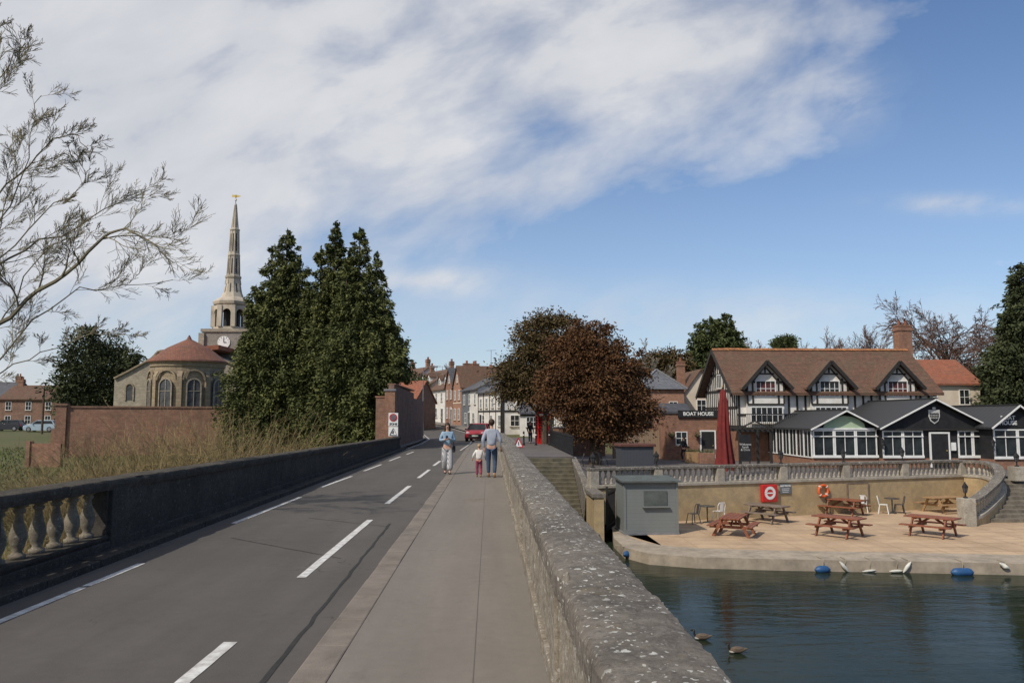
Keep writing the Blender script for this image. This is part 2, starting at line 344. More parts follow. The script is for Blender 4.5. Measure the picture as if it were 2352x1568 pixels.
strip('road_marking',lambda a,b:b-.32,lambda a,b:b-.24,.005,'paint')
strip('road_marking',lambda a,b:a+.24,lambda a,b:a+.32,.005,'paint')
struct(MB().box(.47,4.28,41,84,-5,-.12).build('pavement','terrace'))
def dash(x0,y0,x1,y1,w=.11,mt='paint',z=-.095,ends=0):
    d=Vector((x1-x0,y1-y0,0)).normalized(); r=Vector((d.y,-d.x,0))*(w/2); a=Vector((x0,y0,z)); b=Vector((x1,y1,z))
    n=14; v=[]
    for i in range(n+1):
        p=a.lerp(b,i/n); j1=1+.10*noise.noise(Vector((x0*9+i*.9,y0,1))); j2=1+.10*noise.noise(Vector((x0*9+i*.9,y0,8))); e=d*(.05*noise.noise(Vector((y0,3,x0)))) if i in(0,n) else Vector()
        v+=[p-r*j1+e,p+r*j2-e]
    return struct(MB().add(v,[(2*i,2*i+1,2*i+3,2*i+2) for i in range(n)]).build('road_marking',mt))
def dpx(a,b,w=.11,**k):
    p=PZ(a[0],a[1],-.095); q=PZ(b[0],b[1],-.095); dash(p.x,p.y,q.x,q.y,w,**k)
for a,b in [((330,1640),(530,1473)),((692,1325),(850,1193)),((889,1156),(941,1115)),((961,1097),(986,1078)),((996,1069),(1011,1058)),((1016,1054),(1026,1046))]: dpx(a,b,.12)
for a,b in [((-60,1450),(190,1348)),((197,1345),(325,1293)),((536,1201),(690,1141)),((738,1118),(808,1093)),((836,1081),(876,1066)),((894,1058),(920,1048)),((934,1043),(950,1037))]: dpx(a,b,.1)
def crackline(x0,y0,x1,y1,w,n=24,z=-.0962,amp=.02):
    v=[]
    for i in range(n+1):
        t=i/n; x=x0+(x1-x0)*t+amp*noise.noise(Vector((i*.7,y0,0))); y=y0+(y1-y0)*t+ (amp*noise.noise(Vector((i*.9,x0,3))) if abs(x1-x0)>abs(y1-y0) else 0)
        ww_=w*(.5+.9*abs(noise.noise(Vector((i*.8,5,x0)))))
        if abs(x1-x0)>abs(y1-y0): v+=[(x,y-ww_,z),(x,y+ww_,z)]
        else: v+=[(x-ww_,y,z),(x+ww_,y,z)]
    struct(MB().add(v,[(2*i,2*i+1,2*i+3,2*i+2) for i in range(n)]).build('road_marking','tar'))
crackline(-1.64,2,-1.88,15.3,.028,40,amp=.03); crackline(-4.3,13.6,-2.1,11.6,.018); crackline(-3.6,16.2,-1.9,14.9,.016,z=-.0964)
struct(MB().add([(-.12,1,.004),(-.113,1,.004),(-.133,24,.004),(-.14,24,.004)],[(0,1,2,3)]).build('road_marking','seam'))
mh=PZ(1092,1148,0); struct(MB().box(mh.x-.28,mh.x+.28,mh.y-.35,mh.y+.35,.0,.004).build('inspection_cover','kerb'))
# right parapet
rp=thing('stone_parapet','lichen spotted stone parapet with thick coping along the right of the footpath','parapet',(0,0,0))
y=-1.2
def coping(y0,y1,xa,xb,zt,th,parent,mt,step,amp=1.0):
    w=xb-xa
    prof=[(xa+.03,-th),(xa+.004,-th*.86),(xa,-th*.55),(xa+.002,-.03),(xa+.016,-.006)]+[(xa+w*f,h_) for f,h_ in((.14,.003),(.26,.006),(.38,.009),(.5,.010),(.62,.008),(.74,.005),(.86,.001))]+[(xb-.016,-.008),(xb-.002,-.032),(xb,-th*.55),(xb-.02,-th)]
    n=max(3,int((y1-y0)/step)); v=[];f=[];P=len(prof)
    for j in range(n+1):
        y=y0+(y1-y0)*j/n
        e=.012 if j in(0,n) else 0
        for x,z in prof:
            q=Vector((x*4,y*4,z*4)); d=(noise.noise(q)*.007+noise.noise(q*3.7)*.006+noise.noise(q*9)*.004)*amp
            edge=abs(x-(xa+xb)/2)>w*.42
            chip=max(0,noise.noise(Vector((y*2.3,x*3,7)))-.33)*.10*amp if edge else 0
            sg=1 if x<(xa+xb)/2 else -1
            v.append((x+(d+chip*sg if edge else 0)+sg*e*.6,y+noise.noise(q*2)*.006,zt(y)+z+d*.8-e*.7-(chip*.6 if z>-.05 else 0)))
    for j in range(n):
        for i in range(P-1): f.append((j*P+i,j*P+i+1,(j+1)*P+i+1,(j+1)*P+i))
        f.append((j*P+P-1,j*P,(j+1)*P,(j+1)*P+P-1))
    f.append(tuple(range(P))); f.append(tuple(n*P+i for i in range(P-1,-1,-1)))
    return MB().add(v,f).build('coping_stone',mt,parent,smooth=False)
for y1 in [1.9,3.75,5.6,7.3,9.2,11,12.9,14.7,16.6,18.5,20.4,22.4,24.3,26.3,28.2,30.2,32.2,34.2,36.2,38.2,40.4]:
    dz=U(-.004,.004); coping(y,y1-.014,.345+U(-.007,.007),.765+U(-.007,.007),lambda yy,dz=dz:1.095+dz,.17,rp,'coping',.022 if y<6 else .05 if y<10 else .12 if y<18 else .4); y=y1
w=MB()
def rough_face(mb,x,y0,y1,z0,z1,amp,step=.07,sgn=-1):
    ny=max(2,int((y1-y0)/step)); nz=max(2,int((z1-z0)/step)); v=[];f=[]
    for j in range(ny+1):
        for i in range(nz+1):
            yy=y0+(y1-y0)*j/ny; zz=z0+(z1-z0)*i/nz; q=Vector((x*3,yy*5,zz*5))
            v.append((x+sgn*amp*(noise.noise(q)+.5*noise.noise(q*2.7)),yy,zz))
    for j in range(ny):
        for i in range(nz): f.append((j*(nz+1)+i,j*(nz+1)+i+1,(j+1)*(nz+1)+i+1,(j+1)*(nz+1)+i))
    mb.add(v,f)
rough_face(w,.455,-1.2,14,0,.95,.016); w.box(.455,.70,14,40.4,-.1,.93); w.box(.55,.72,-1.2,14,-5,.93); w.box(.72,.86,-1.2,40.4,-5,.1)
w.build('wall',"rough",rp,smooth=False)
pl=MB(); y=-1.2
while y<40:
    L=U(.7,1.2); x=.415+U(-.012,.012); pl.box(x,.50,y,y+L-.01,-.05,.15+U(-.02,.02)); y+=L
pl.build('plinth','rough',rp,bevel=.012)
for yy in (5.6,11.6,18,25,33,40.1):
    pi_=MB(); pi_.box(.425,.735,yy-.22,yy+.22,-.04,.93); pi_.build('pier','rough',rp,bevel=.02)
# left parapet
lp=thing('stone_parapet','dark weathered stone parapet left of the road with a baluster opening','parapet',(0,0,0))
zl=lambda yy:1.02-.0085*max(0,yy-9)
y=3
while y<49:
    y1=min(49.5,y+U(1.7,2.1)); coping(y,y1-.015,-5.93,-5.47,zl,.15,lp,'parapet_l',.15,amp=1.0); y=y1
b=MB(); O0,O1=9.3,11.85
for y0,y1 in ((3,O0),(O1,49.5)):
    yy=y0
    while yy<y1-.01:
        y2=min(y1,yy+4); b.add([(-5.84,yy,-5),(-5.54,yy,-5),(-5.54,y2,-5),(-5.84,y2,-5),(-5.84,yy,zl(yy)-.14),(-5.54,yy,zl(yy)-.14),(-5.54,y2,zl(y2)-.14),(-5.84,y2,zl(y2)-.14)],[(0,3,2,1),(4,5,6,7),(0,1,5,4),(1,2,6,5),(2,3,7,6),(3,0,4,7)]); yy=y2
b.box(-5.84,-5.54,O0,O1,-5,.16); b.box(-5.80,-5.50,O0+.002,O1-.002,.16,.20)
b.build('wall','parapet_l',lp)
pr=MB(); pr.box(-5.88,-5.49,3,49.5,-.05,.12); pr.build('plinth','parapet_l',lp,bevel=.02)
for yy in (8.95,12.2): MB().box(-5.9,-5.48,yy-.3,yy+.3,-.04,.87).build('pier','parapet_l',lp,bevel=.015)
BP=[(.10,0),(.10,.05),(.07,.06),(.055,.09),(.08,.15),(.105,.24),(.10,.31),(.07,.40),(.05,.48),(.045,.53),(.075,.56),(.075,.58),(.055,.60),(.10,.62),(.10,.67)]
for i in range(6):
    yy=9.53+i*.415; MB().lathe([(r*.95,z*1.0) for r,z in BP],(-5.69,yy,.20),14).build('baluster','balust',lp,smooth=True)
# ---------------------------------------------------------------- brick wall beyond the left parapet, signs
bw=thing('brick_wall','tall brick wall with end pier beside the road where the bridge ends','wall',(-6.0,50,0))
MB().ext([(0,0,-1.5),(0,22,-1.5),(0,22,3.3),(0,13,3.35),(0,12.9,3.75),(0,0,3.9)],(-.35,0,0)).build('wall','brickold',bw)
MB().box(-.5,.12,-.55,.05,-1.5,3.5).build('pier','brick',bw); MB().box(-.56,.18,-.61,.11,3.5,3.62).build('pier_cap','lead',bw)
MB().box(-.42,.07,.06,12.8,3.9,3.98).build('coping','brick',bw)
b=thing('brick_wall','lower brick wall running left from the pier at the bridge end','wall',(-6.55,50.2,0)); MB().box(-.6,0,0,.35,-1.5,3.1).build('wall','brickold',b); MB().box(-.65,.0,-.04,.39,3.1,3.2).build('coping','brick',b)
s=thing('road_sign','white zone sign with round red and grey disc at the end of left parapet','sign',PY(903,978,49.2))
MB().box(-.29,.29,0,.03,0,.80).build('panel','wframe',s)
MB().lathe([(.24,0),(.24,.01)],n=24).build('disc','signred',s,loc=(0,-.012,.52)).rotation_euler=(pi/2,0,0)
MB().lathe([(.17,0),(.17,.01)],n=24).build('disc_centre','signgrey',s,loc=(0,-.024,.52)).rotation_euler=(pi/2,0,0)
MB().bar((-.17,-.042,.69),(.17,-.042,.35),.05,.01).build('slash','signred',s); text('ZONE',.17,'black',s,(0,-.01,.12),bold=.004)
MB().tube([(0,.06,-1.9),(0,.06,.8)],.035,8).build('post','lead',s)
s=thing('road_sign','white square sign with dark triangle mounted under the zone sign','sign',PY(903,1001,49.1))
MB().box(-.29,.29,0,.03,0,.56).build('panel','wframe',s)
t=MB(); 
for a,b_ in (((-.22,.07),(.22,.07)),((.22,.07),(0,.49)),((0,.49),(-.22,.07))): t.bar((a[0],-.012,a[1]),(b_[0],-.012,b_[1]),.05,.012)
t.box(-.03,.03,-.012,-.004,.14,.33); t.box(-.11,.03,-.012,-.004,.18,.23); t.build('triangle','black',s)
# ---------------------------------------------------------------- building helpers
def window(parent,xc,z0,w,h,nx=2,nz=2,y=0,rz=0,x=None,frame='wframe',glass='glass',fw_=.06,sill=True,loc=None,arch=False):
    f=MB(); t=fw_
    f.box(-w/2,-w/2+t,-.05,.02,0,h); f.box(w/2-t,w/2,-.05,.02,0,h); f.box(-w/2+t,w/2-t,-.05,.02,0,t); f.box(-w/2+t,w/2-t,-.05,.02,h-t,h)
    for i in range(1,nx): xx=-w/2+w*i/nx; f.box(xx-.02,xx+.02,-.04,.0,t,h-t)
    for i in range(1,nz): zz=h*i/nz; f.box(-w/2+t,w/2-t,-.045,.001,zz-.02,zz+.02)
    o=f.build('window',frame,parent,loc=loc or (xc,y,z0),rz=rz)
    MB().box(-w/2+t*.5,w/2-t*.5,-.015,.01,t*.5,h-t*.5).build('pane',glass,o)
    if sill: MB().box(-w/2-.06,w/2+.06,-.12,.0,-.08,-.002).build('sill','stonepale',o)
    return o
def door(parent,xc,z0,w=.95,h=2.05,mt='black',y=0,rz=0):
    o=MB().box(-w/2,w/2,-.05,.02,0,h).build('door',mt,parent,loc=(xc,y,z0),rz=rz)
    MB().box(w/2-.16,w/2-.1,-.09,-.05,h*.48,h*.52).build('handle','gold',o)
    f=MB(); f.box(-w/2-.1,-w/2,-.07,.02,0,h+.1); f.box(w/2,w/2+.1,-.07,.02,0,h+.1); f.box(-w/2,w/2,-.07,.02,h,h+.1); f.build('door_frame','wframe',o)
def chimney(parent,x,y,z0,h,w=.8,d=.6,pots=2,mt='brick'):
    c=MB(); c.box(x-w/2,x+w/2,y-d/2,y+d/2,z0,z0+h); c.box(x-w/2-.06,x+w/2+.06,y-d/2-.06,y+d/2+.06,z0+h-.35,z0+h-.15); c.box(x-w/2-.04,x+w/2+.04,y-d/2-.04,y+d/2+.04,z0+h,z0+h+.1)
    o=c.build('chimney',mt,parent)
    for i in range(pots):
        xx=x-w/2+w*(i+.5)/pots; MB().lathe([(.12,0),(.10,.35),(.13,.4)],(xx,y,z0+h+.1),8).build('chimney_pot','tilered',o)
    return o
def roof_side(x0,x1,d,he,hr,o=.3,th=.14,y0=0):
    ym=y0+d/2; s=(hr-he)/(d/2); mb=MB()
    mb.ext([(x0,y0-o,he-o*s+.02),(x0,ym,hr+.02),(x0,ym,hr+.02+th),(x0,y0-o,he-o*s+.02+th)],(x1-x0,0,0))
    mb.ext([(x0,ym,hr+.02),(x0,y0+d+o,he-o*s+.02),(x0,y0+d+o,he-o*s+.02+th),(x0,ym,hr+.02+th)],(x1-x0,0,0)); return mb
def roof_gable(x0,x1,y0,y1,he,hr,o=.3,th=.14):
    xm=(x0+x1)/2; s=(hr-he)/((x1-x0)/2); mb=MB()
    for a in(-1,1):
        xe=x0-o if a<0 else x1+o
        mb.ext([(xe,y0,he-o*s+.02),(xm,y0,hr+.02),(xm,y0,hr+.02+th),(xe,y0,he-o*s+.02+th)],(0,y1-y0,0))
    return mb
def house(name,label,p0,p1,depth,z0,he,hr,wall,roof,mode='side',wins=(),doors=(),chims=(),dormers=(),lwins=(),rwins=(),cat='house',group=None):
    dx,dy=p1[0]-p0[0],p1[1]-p0[1]; w=math.hypot(dx,dy); r=thing(name,label,cat,(p0[0],p0[1],z0),math.atan2(dy,dx),group)
    mb=MB()
    if mode=='side': mb.ext([(0,0,-1),(0,depth,-1),(0,depth,he),(0,depth/2,hr),(0,0,he)],(w,0,0)); rf=roof_side(-.15,w+.15,depth,he,hr).build('roof',roof,r)
    elif mode=='gable': mb.ext([(0,0,-1),(w,0,-1),(w,0,he),(w/2,0,hr),(0,0,he)],(0,depth,0)); rf=roof_gable(0,w,-.2,depth+.1,he,hr).build('roof',roof,r)
    else:
        mb.box(0,w,0,depth,-1,he); o=.3; q=MB(); q.add([(-o,-o,he),(w+o,-o,he),(w+o,depth+o,he),(-o,depth+o,he),(w/2,depth/2,hr)],[(0,1,4),(1,2,4),(2,3,4),(3,0,4),(3,2,1,0)]); rf=q.build('roof',roof,r)
        hp=MB()
        for c_ in((-o,-o),(w+o,-o),(-o,depth+o),(w+o,depth+o)): hp.bar((c_[0],c_[1],he+.04),(w/2,depth/2,hr+.05),.16,.08)
        hp.build('hip_ridges','lead',rf)
    mb.build('wall',wall,r)
    for a in wins: window(r,*a)
    for a in lwins: window(r,0,a[1],*a[2:],loc=(-.0,a[0],a[1]),rz=-pi/2)
    for a in rwins: window(r,0,a[1],*a[2:],loc=(w,a[0],a[1]),rz=pi/2)
    for a in doors: door(r,*a)
    for a in chims: chimney(rf,*a)
    for x in dormers:
        s=(hr-he)/(depth/2); yy=depth*.12; zb=he+s*yy; dm=MB(); dm.ext([(x-.6,yy,zb-.1),(x+.6,yy,zb-.1),(x+.6,yy,zb+1.0),(x,yy,zb+1.55),(x-.6,yy,zb+1.0)],(0,depth*.33,0)); dd=dm.build('dormer','white',r)
        roof_gable(x-.6,x+.6,yy-.15,yy+depth*.33,zb+1.0,zb+1.55,.15,.08).build('dormer_roof',roof,dd)
        window(dd,x,zb+.15,.85,.8,2,2,yy,sill=False)
    return r,w,rf
def ww(w,n,z,ww_=.9,h=1.3,nx=2,nz=2,off=0): return [((i+.5)*w/n+off,z,ww_,h,nx,nz) for i in range(n)]
# ---------------------------------------------------------------- main street, right-hand row
r,w,rf=house('public_house','white public house with black timbers and dark roof nearest in the street row',(-1.4,94),(1.3,84.5),6.5,0,4.7,6.4,'white','slate',wins=ww(9.9,4,2.9,.9,1.1)+ww(9.9,3,.9,1.1,1.2,3,2,.6),doors=[(1.2,.1)],chims=[(2,3.2,6.1,1.3)],rwins=[(1.6,.9,1.5,1.2,3,2),(4.6,.9,1.5,1.2,3,2),(2,3.0,.9,1),(4.5,3.0,.9,1)],cat='pub')
t=MB()
for x in (0.05,2.4,4.9,7.4,9.85): t.box(x-.09,x+.09,-.04,.03,0,4.6)
t.box(0,9.9,-.05,.03,2.45,2.62); t.build('timber_frame','timber',r)
t=MB(); 
for yy in (.1,2.9,5.9): t.box(w-.03,w+.05,yy-.09,yy+.09,0,4.8)
t.box(w-.03,w+.055,0,6.5,2.4,2.6); t.build('timber_frame','timber',r)
r,w,rf=house('annexe','low white annexe with slate roof right of the public house behind the telephone box',(3.0,81),(9.5,80.2),4.5,0,2.3,3.4,'white','slate',wins=[(1.2,.9,1.1,1.0,3,2),(4.8,.9,1.1,1.0,3,2)],doors=[(3,.05)],cat='building')
MB().box(.1,6.3,-.12,-.06,2.0,2.28).build('fascia','black',r)
r,w,rf=house('terraced_house','white and grey rendered house with slate roof beside the public house',(-3.6,102.5),(-1.45,94.2),7,.3,4.9,6.6,'white','slate',wins=ww(8.6,3,3.1)+ww(8.6,2,.8,1.2,1.3),doors=[(4.2,.1)],chims=[(1,3.5,6.2,1.6),(8,3.5,6.2,1.4)],rwins=[(2,3.2,.8,1.1),(5,3.2,.8,1.1)])
MB().box(0,4.2,-.03,.02,0,4.8).build('grey_render','slatel',r)
r,w,rf=house('terraced_house','orange brick house with a tall chimney stack behind the white houses',(.2,112),(5.5,109),8,.4,5.4,7.2,'brickor','tile',wins=ww(6,2,3.6),lwins=[(2.5,4,.9,1.3),(5.5,4,.9,1.3)],chims=[(.7,3,5.8,2.9,1.6,1.0,4),(5.6,4,7,1.4)])
r,w,rf=house('terraced_house','orange brick house with pointed street gable, left of the tall chimney stack',(-5.0,108),(-3.7,103),6,.6,5.2,7.9,'brickor','tile','gable',wins=ww(5,2,.9,1.1,1.5)+ww(5,2,3.5,.9,1.3)+[(2.6,5.8,.8,1.0)],chims=[(.3,3,6.2,2.2,.7,.9)],rwins=[(1.5,3.4,.8,1.2),(4,3.4,.8,1.2),(2.7,1,.9,1.2)])
bd=MB().box(-.02,w+.02,-.03,.02,3.05,3.2).build('string_course','cream',r)
r,w,rf=house('terraced_house','second orange brick gabled house further up the street',(-6.3,113),(-5.05,108.1),6,.8,5.2,7.7,'brick','slate','gable',wins=ww(5,2,.9,1.1,1.5)+ww(5,2,3.5,.9,1.3)+[(2.6,5.7,.8,1.0)],doors=[(4.2,.1)],chims=[(4.6,3,6,2.2,.7,.9)],rwins=[(2,3.6,.9,1.3)])
r,w,rf=house('terraced_house','white rendered house with small dormer between brick gables and cream house',(-9.3,122),(-6.4,113.2),7,.9,5.0,7.4,'white','tile',wins=ww(9,3,.9,1.1,1.4)+ww(9,3,3.2,1.0,1.3),doors=[(7.9,.1)],chims=[(8.2,3.5,7,1.6,.7,1)],dormers=(3,6.4),rwins=[(2,3.2,.9,1.2)])
r,w,rf=house('terraced_house','cream rendered house with dormers in its tiled roof on the street bend',(-13.8,134),(-9.5,122.3),8,1.1,5.4,8.2,'cream','tile',wins=ww(12,4,3.4)+ww(12,4,.8),doors=[(1,.1)],chims=[(.6,4,7.7,1.6),(11.6,4,7.7,1.6)],dormers=(2.5,6,9.5),rwins=[(2,3.2,.9,1.2),(5.5,3.2,.9,1.2)])
r,w,rf=house('terraced_house','pale house with long tiled roof and chimneys, farthest in the row',(-21,149),(-14,134.3),8,1.5,5.8,8.8,'white','tile',wins=ww(16,5,3.6)+ww(16,5,.9),chims=[(.8,4,8.3,1.7),(8,4,8.3,1.7),(15.6,4,8.3,1.8)],dormers=(4,12))
r,w,rf=house('terraced_house','brown brick house with dark roof behind the public house',(4.5,100),(13,100),8,.3,5.0,7.2,'brick','tile',wins=ww(8.5,3,3.2),chims=[(1,4,6.8,1.5),(7.6,4,6.8,1.4)])
r,w,rf=house('terraced_house','tall brick house with slate roof showing above the street row',(-5.0,131),(2,129),8,1,6.2,8.4,'brickold','slate',wins=ww(7,3,4.6,.9,1.2),chims=[(1,4,7.9,1.5),(6.2,4,7.9,1.7)])
r,w,rf=house('house','brick house with a red tiled roof showing over the wall at the bridge end',(-17,92),(-8.5,90),8,0,3.6,6.0,'brickold','tilered',wins=ww(8.6,3,1.8),chims=[(1.2,4,5.6,1.4)])
for p in [(1128,100),(1003,120),(1016,125)]:
    q=PY(p[0],860,p[1]); a=thing('television_aerial',{1128:'tallest television aerial above the brick chimney stack',1003:'television aerial left above the cream house roof',1016:'television aerial above the street gable'}[p[0]],'aerial',(q.x,q.y,q.z-1.5))
    mb=MB(); mb.tube([(0,0,0),(0,0,4.6 if p[0]==1128 else 2.8)],.03,5); zz=4.5 if p[0]==1128 else 2.7
    mb.build('mast','lead',a); mb=MB(); mb.bar((-.6,0,zz),(.6,0,zz+.1),.03)
    for i in range(6): mb.bar((-.5+i*.2,-.3,zz+.03),(-.5+i*.2,.3,zz+.03),.02)
    mb.build('antenna','lead',a)
def lamp_post(label,x,y,z,h,arm=1.0):
    a=thing('street_lamp',label,'street lamp',(x,y,z)); MB().tube([(0,0,0),(0,0,1.2),(0,0,1.21),(0,0,h)],[.11,.10,.06,.045],8).build('post','lead',a)
    MB().tube([(0,0,h-.02),(arm*.4,0,h+.08),(arm,0,h+.1)],.03,6).build('arm','lead',a); MB().box(arm-.1,arm+.45,-.12,.12,h+.04,h+.18).build('lamp_head','lead',a,bevel=.03)
lamp_post('tall grey street lamp above the end of the brick wall',-6.7,80,0,6.8); lamp_post('street lamp on the far bend of the street',-14,112,.9,6.3,-.9)
# ---------------------------------------------------------------- church
cx,cy=PY(430,900,75).x,75.
ch=thing('church','stone church with apse, clock tower and tall slender open spire','church',(cx,cy,-.4))
def arched(w,h,n=8):
    r=w/2; return [(-r,0),(r,0)]+[(r*cos(t),h-r+r*sin(t)) for t in [pi*i/n for i in range(n+1)]]
R=3.2; zt=7.3
MB().lathe([(R+.15,-1),(R+.15,.6),(R,.7),(R,zt-.5),(R+.1,zt-.45),(R+.1,zt-.2),(R+.2,zt-.1),(R+.2,zt)],(0,0,0),32).build('apse_wall','stone',ch)
MB().lathe([(R+.35,zt-.02),(R+.3,zt+.12),(1.9,zt+1.35),(.25,zt+2.2),(.05,zt+2.6)],(0,0,0),32).build('apse_roof','tilechurch',ch)
for i,a in enumerate([-102,-60,-144,-18,-186]):
    t=rad(a); n=Vector((cos(t),sin(t),0)); p=n*(R*1.0)
    rzz=t+pi/2
    W_,H_=(1.2,3.0)
    o=MB().ext([(x,-.13,z) for x,z in arched(W_,H_)],(0,.3,0)).build('window','leadglass',ch,loc=(p.x,p.y,2.7),rz=rzz)
    fr=MB(); outl=arched(W_,H_); 
    for (a0,b0),(a1,b1) in zip(outl[1:],outl[2:]+outl[:1]): fr.bar((a0,-.16,b0),(a1,-.16,b1),.10,.12)
    fr.bar((0,-.15,0),(0,-.15,H_-.1),.06); fr.bar((-W_/2,-.15,1.9),(W_/2,-.15,1.9),.05); fr.build('tracery','stonepale',o)
    outl=arched(1.85,4.0); fr=MB()
    for (a0,b0),(a1,b1) in zip(outl[2:],outl[3:]): fr.bar((a0,-.08,b0-.2),(a1,-.08,b1-.2),.14,.16)
    fr.build('arch_moulding','stone',o)
for a in (-81,-39,-123,-165,3):
    t=rad(a); n=Vector((cos(t),sin(t),0)); p=n*(R+.02); b=MB(); b.box(-.22,.22,-.24,.1,-1,5.9); b.add([(-.22,-.24,5.9),(.22,-.24,5.9),(.22,.1,6.5),(-.22,.1,6.5)],[(0,1,2,3)]); b.build('buttress','stone',ch,loc=(p.x,p.y,0),rz=t+pi/2)
ny=7.5
def pxl(px,py,Y): q=PY(px,py,Y); return (q.x-cx,q.y-cy,q.z+.4)
gw=[pxl(258,868,82),pxl(290,852,82),pxl(345,822,82),pxl(360,806,82),pxl(395,805,82),pxl(432,795,82),pxl(520,830,82),pxl(600,868,82)]
MB().ext([(gw[-1][0],ny,-1)]+[(gw[0][0],ny,-1)]+[(a[0],ny,a[2]) for a in gw],(0,14,0)).build('nave_wall','stonepale',ch)
cp=MB(); 
for a,b in zip(gw,gw[1:]): cp.bar((a[0],ny,a[2]),(b[0],ny,b[2]),.5,.16)
cp.build('nave_coping','stone',ch)
MB().ext([(gw[3][0]-.2,ny+.6,gw[3][2]-.3),(0,ny+.6,gw[5][2]-.2),(0,ny+.6,gw[5][2]+.25),(gw[3][0]-.2,ny+.6,gw[3][2]+.2)],(0,13,0)).build('nave_roof','tilered',ch)
a=pxl(292,918,82); o=MB().ext([(x,-.04,z) for x,z in arched(.7,1.6)],(0,.1,0)).build('window','leadglass',ch,loc=(a[0],ny,a[2]))
fr=MB(); outl=arched(.8,1.7)
for (a0,b0),(a1,b1) in zip(outl[1:],outl[2:]+outl[:1]): fr.bar((a0,-.06,b0-.05),(a1,-.06,b1-.05),.14,.1)
fr.build('surround','stone',o)
TY=88; tx=PY(514,800,TY).x-cx; ty=TY-cy+2.4
def zz(py,Y=TY): return PY(514,py,Y).z+.4
MB().box(tx-2.4,tx+2.4,ty-2.4,ty+2.4,-1,zz(762)).build('tower','flint',ch)
q=MB(); q.box(tx-2.55,tx+2.55,ty-2.55,ty+2.55,zz(762),zz(755))
for sx in(-1,1):
    for sy in(-1,1): q.box(tx+sx*2.4-.3,tx+sx*2.4+.3,ty+sy*2.4-.3,ty+sy*2.4+.3,zz(900),zz(765))
q.build('tower_dressings','stonepale',ch)
ck=MB().lathe([(.68,0),(.68,.08)],n=28).build('clock_face','wframe',ch,loc=(tx,ty-2.42,zz(786))); ck.rotation_euler=(pi/2,0,0)
q=MB(); q.box(-.03,.03,.05,.47,.09,.12); q.box(-.03,.3,-.03,.03,.121,.13)
for i in range(12): a=i*pi/6; q.add([(cos(a)*.5-.03,sin(a)*.5-.03,.085),(cos(a)*.5+.03,sin(a)*.5-.03,.085),(cos(a)*.62+.03,sin(a)*.62+.03,.085),(cos(a)*.62-.03,sin(a)*.62+.03,.085)],[(0,1,2,3)])
q.build('clock_hands','black',ck)
z0,z1=zz(755),zz(698); RL=1.95
q=MB(); q.lathe([(RL+.1,z0),(RL+.1,z0+.35)],(tx,ty,0),8,pi/8)
for k in range(8):
    t=pi/8+k*pi/4; q.add(*[[ (tx+RL*cos(t)+dx*.24,ty+RL*sin(t)+dy*.24,z) for z in(z0+.35,z1) for dx,dy in((-1,-1),(1,-1),(1,1),(-1,1))],[(0,1,5,4),(1,2,6,5),(2,3,7,6),(3,0,4,7),(0,3,2,1),(4,5,6,7)]])
    t2=t+pi/4; A=Vector((tx+RL*cos(t),ty+RL*sin(t),0)); B=Vector((tx+RL*cos(t2),ty+RL*sin(t2),0)); L=(B-A).length; d=(B-A)/L
    top=[(0,z1),(L,z1),(L,z1-.95),(L*.82,z1-.95)]+[(L*.5+L*.32*cos(s),z1-.95+.55*sin(s)) for s in(.5,1.0,pi/2,2.14,2.64)]+[(L*.18,z1-.95),(0,z1-.95)]
    nn=Vector((d.y,-d.x,0))*.1
    q.ext([A+d*u+Vector((0,0,z))+nn for u,z in top],-nn*2)
q.build('belfry','spire',ch)
MB().lathe([(.92,z0+.4),(.92,z1-.1)],(tx,ty,0),8,pi/8).build('belfry_opening','black',ch)
S=lambda px: px/1829*TY/2
prof=[(S(76),zz(698)),(S(86),zz(694)),(S(88),zz(688)),(S(78),zz(684)),(S(52),zz(676)),(S(42),zz(664)),(S(35),zz(645)),(S(33),zz(632)),(S(37),zz(630)),(S(37),zz(626)),(S(29),zz(624)),(S(25),zz(580)),(S(28),zz(578)),(S(28),zz(575)),(S(23),zz(573)),(S(19),zz(520)),(S(23),zz(518)),(S(23),zz(515)),(S(15),zz(513)),(S(5),zz(462)),(S(7),zz(460)),(S(5),zz(456)),(S(2),zz(454))]
sp=MB().lathe(prof,(tx,ty,0),8,pi/8).build('spire','spire',ch)
for (ya,yb,r) in((672,638,.85),(620,585,.62),(568,526,.47)):
    for k in range(8):
        t=k*pi/4; r0=r; p=Vector((tx+r0*cos(t)*.99,ty+r0*sin(t)*.99,0)); 
        tg=Vector((-sin(t),cos(t),0))*.06; n=Vector((cos(t),sin(t),0)); zA,zB=zz(ya),zz(yb); ra=n*(.18 if ya==672 else .06); rb=n*(-.12 if ya==672 else -.03)
        MB().add([p-tg+ra+Vector((0,0,zA)),p+tg+ra+Vector((0,0,zA)),p+tg+rb+Vector((0,0,zB)),p-tg+rb+Vector((0,0,zB))],[(0,1,2,3)]).build('lancet_opening','black',sp)
rb=MB()
for k in range(8):
    t=pi/8+k*pi/4; c_,s_=cos(t),sin(t)
    rb.tube([(tx+r*1.02*c_,ty+r*1.02*s_,z) for r,z in [prof[6],prof[10],prof[11],prof[14],prof[15],prof[18],prof[19]]],.05,4)
rb.build('rib','spire',sp)
v=MB(); v.tube([(tx,ty,zz(456)),(tx,ty,zz(434))],.035,6); v.build('vane_rod','black',sp); v=MB(); v.ext([(tx-.45,ty,zz(439)),(tx+.1,ty,zz(440)),(tx+.6,ty,zz(437)),(tx+.15,ty,zz(434)),(tx-.45,ty,zz(434))],(0,.03,0)); v.ball((tx,ty,zz(446)),.12); v.build('weathervane','gold',sp)
a=PY(138,1000,58); b_=PY(640,1000,62)
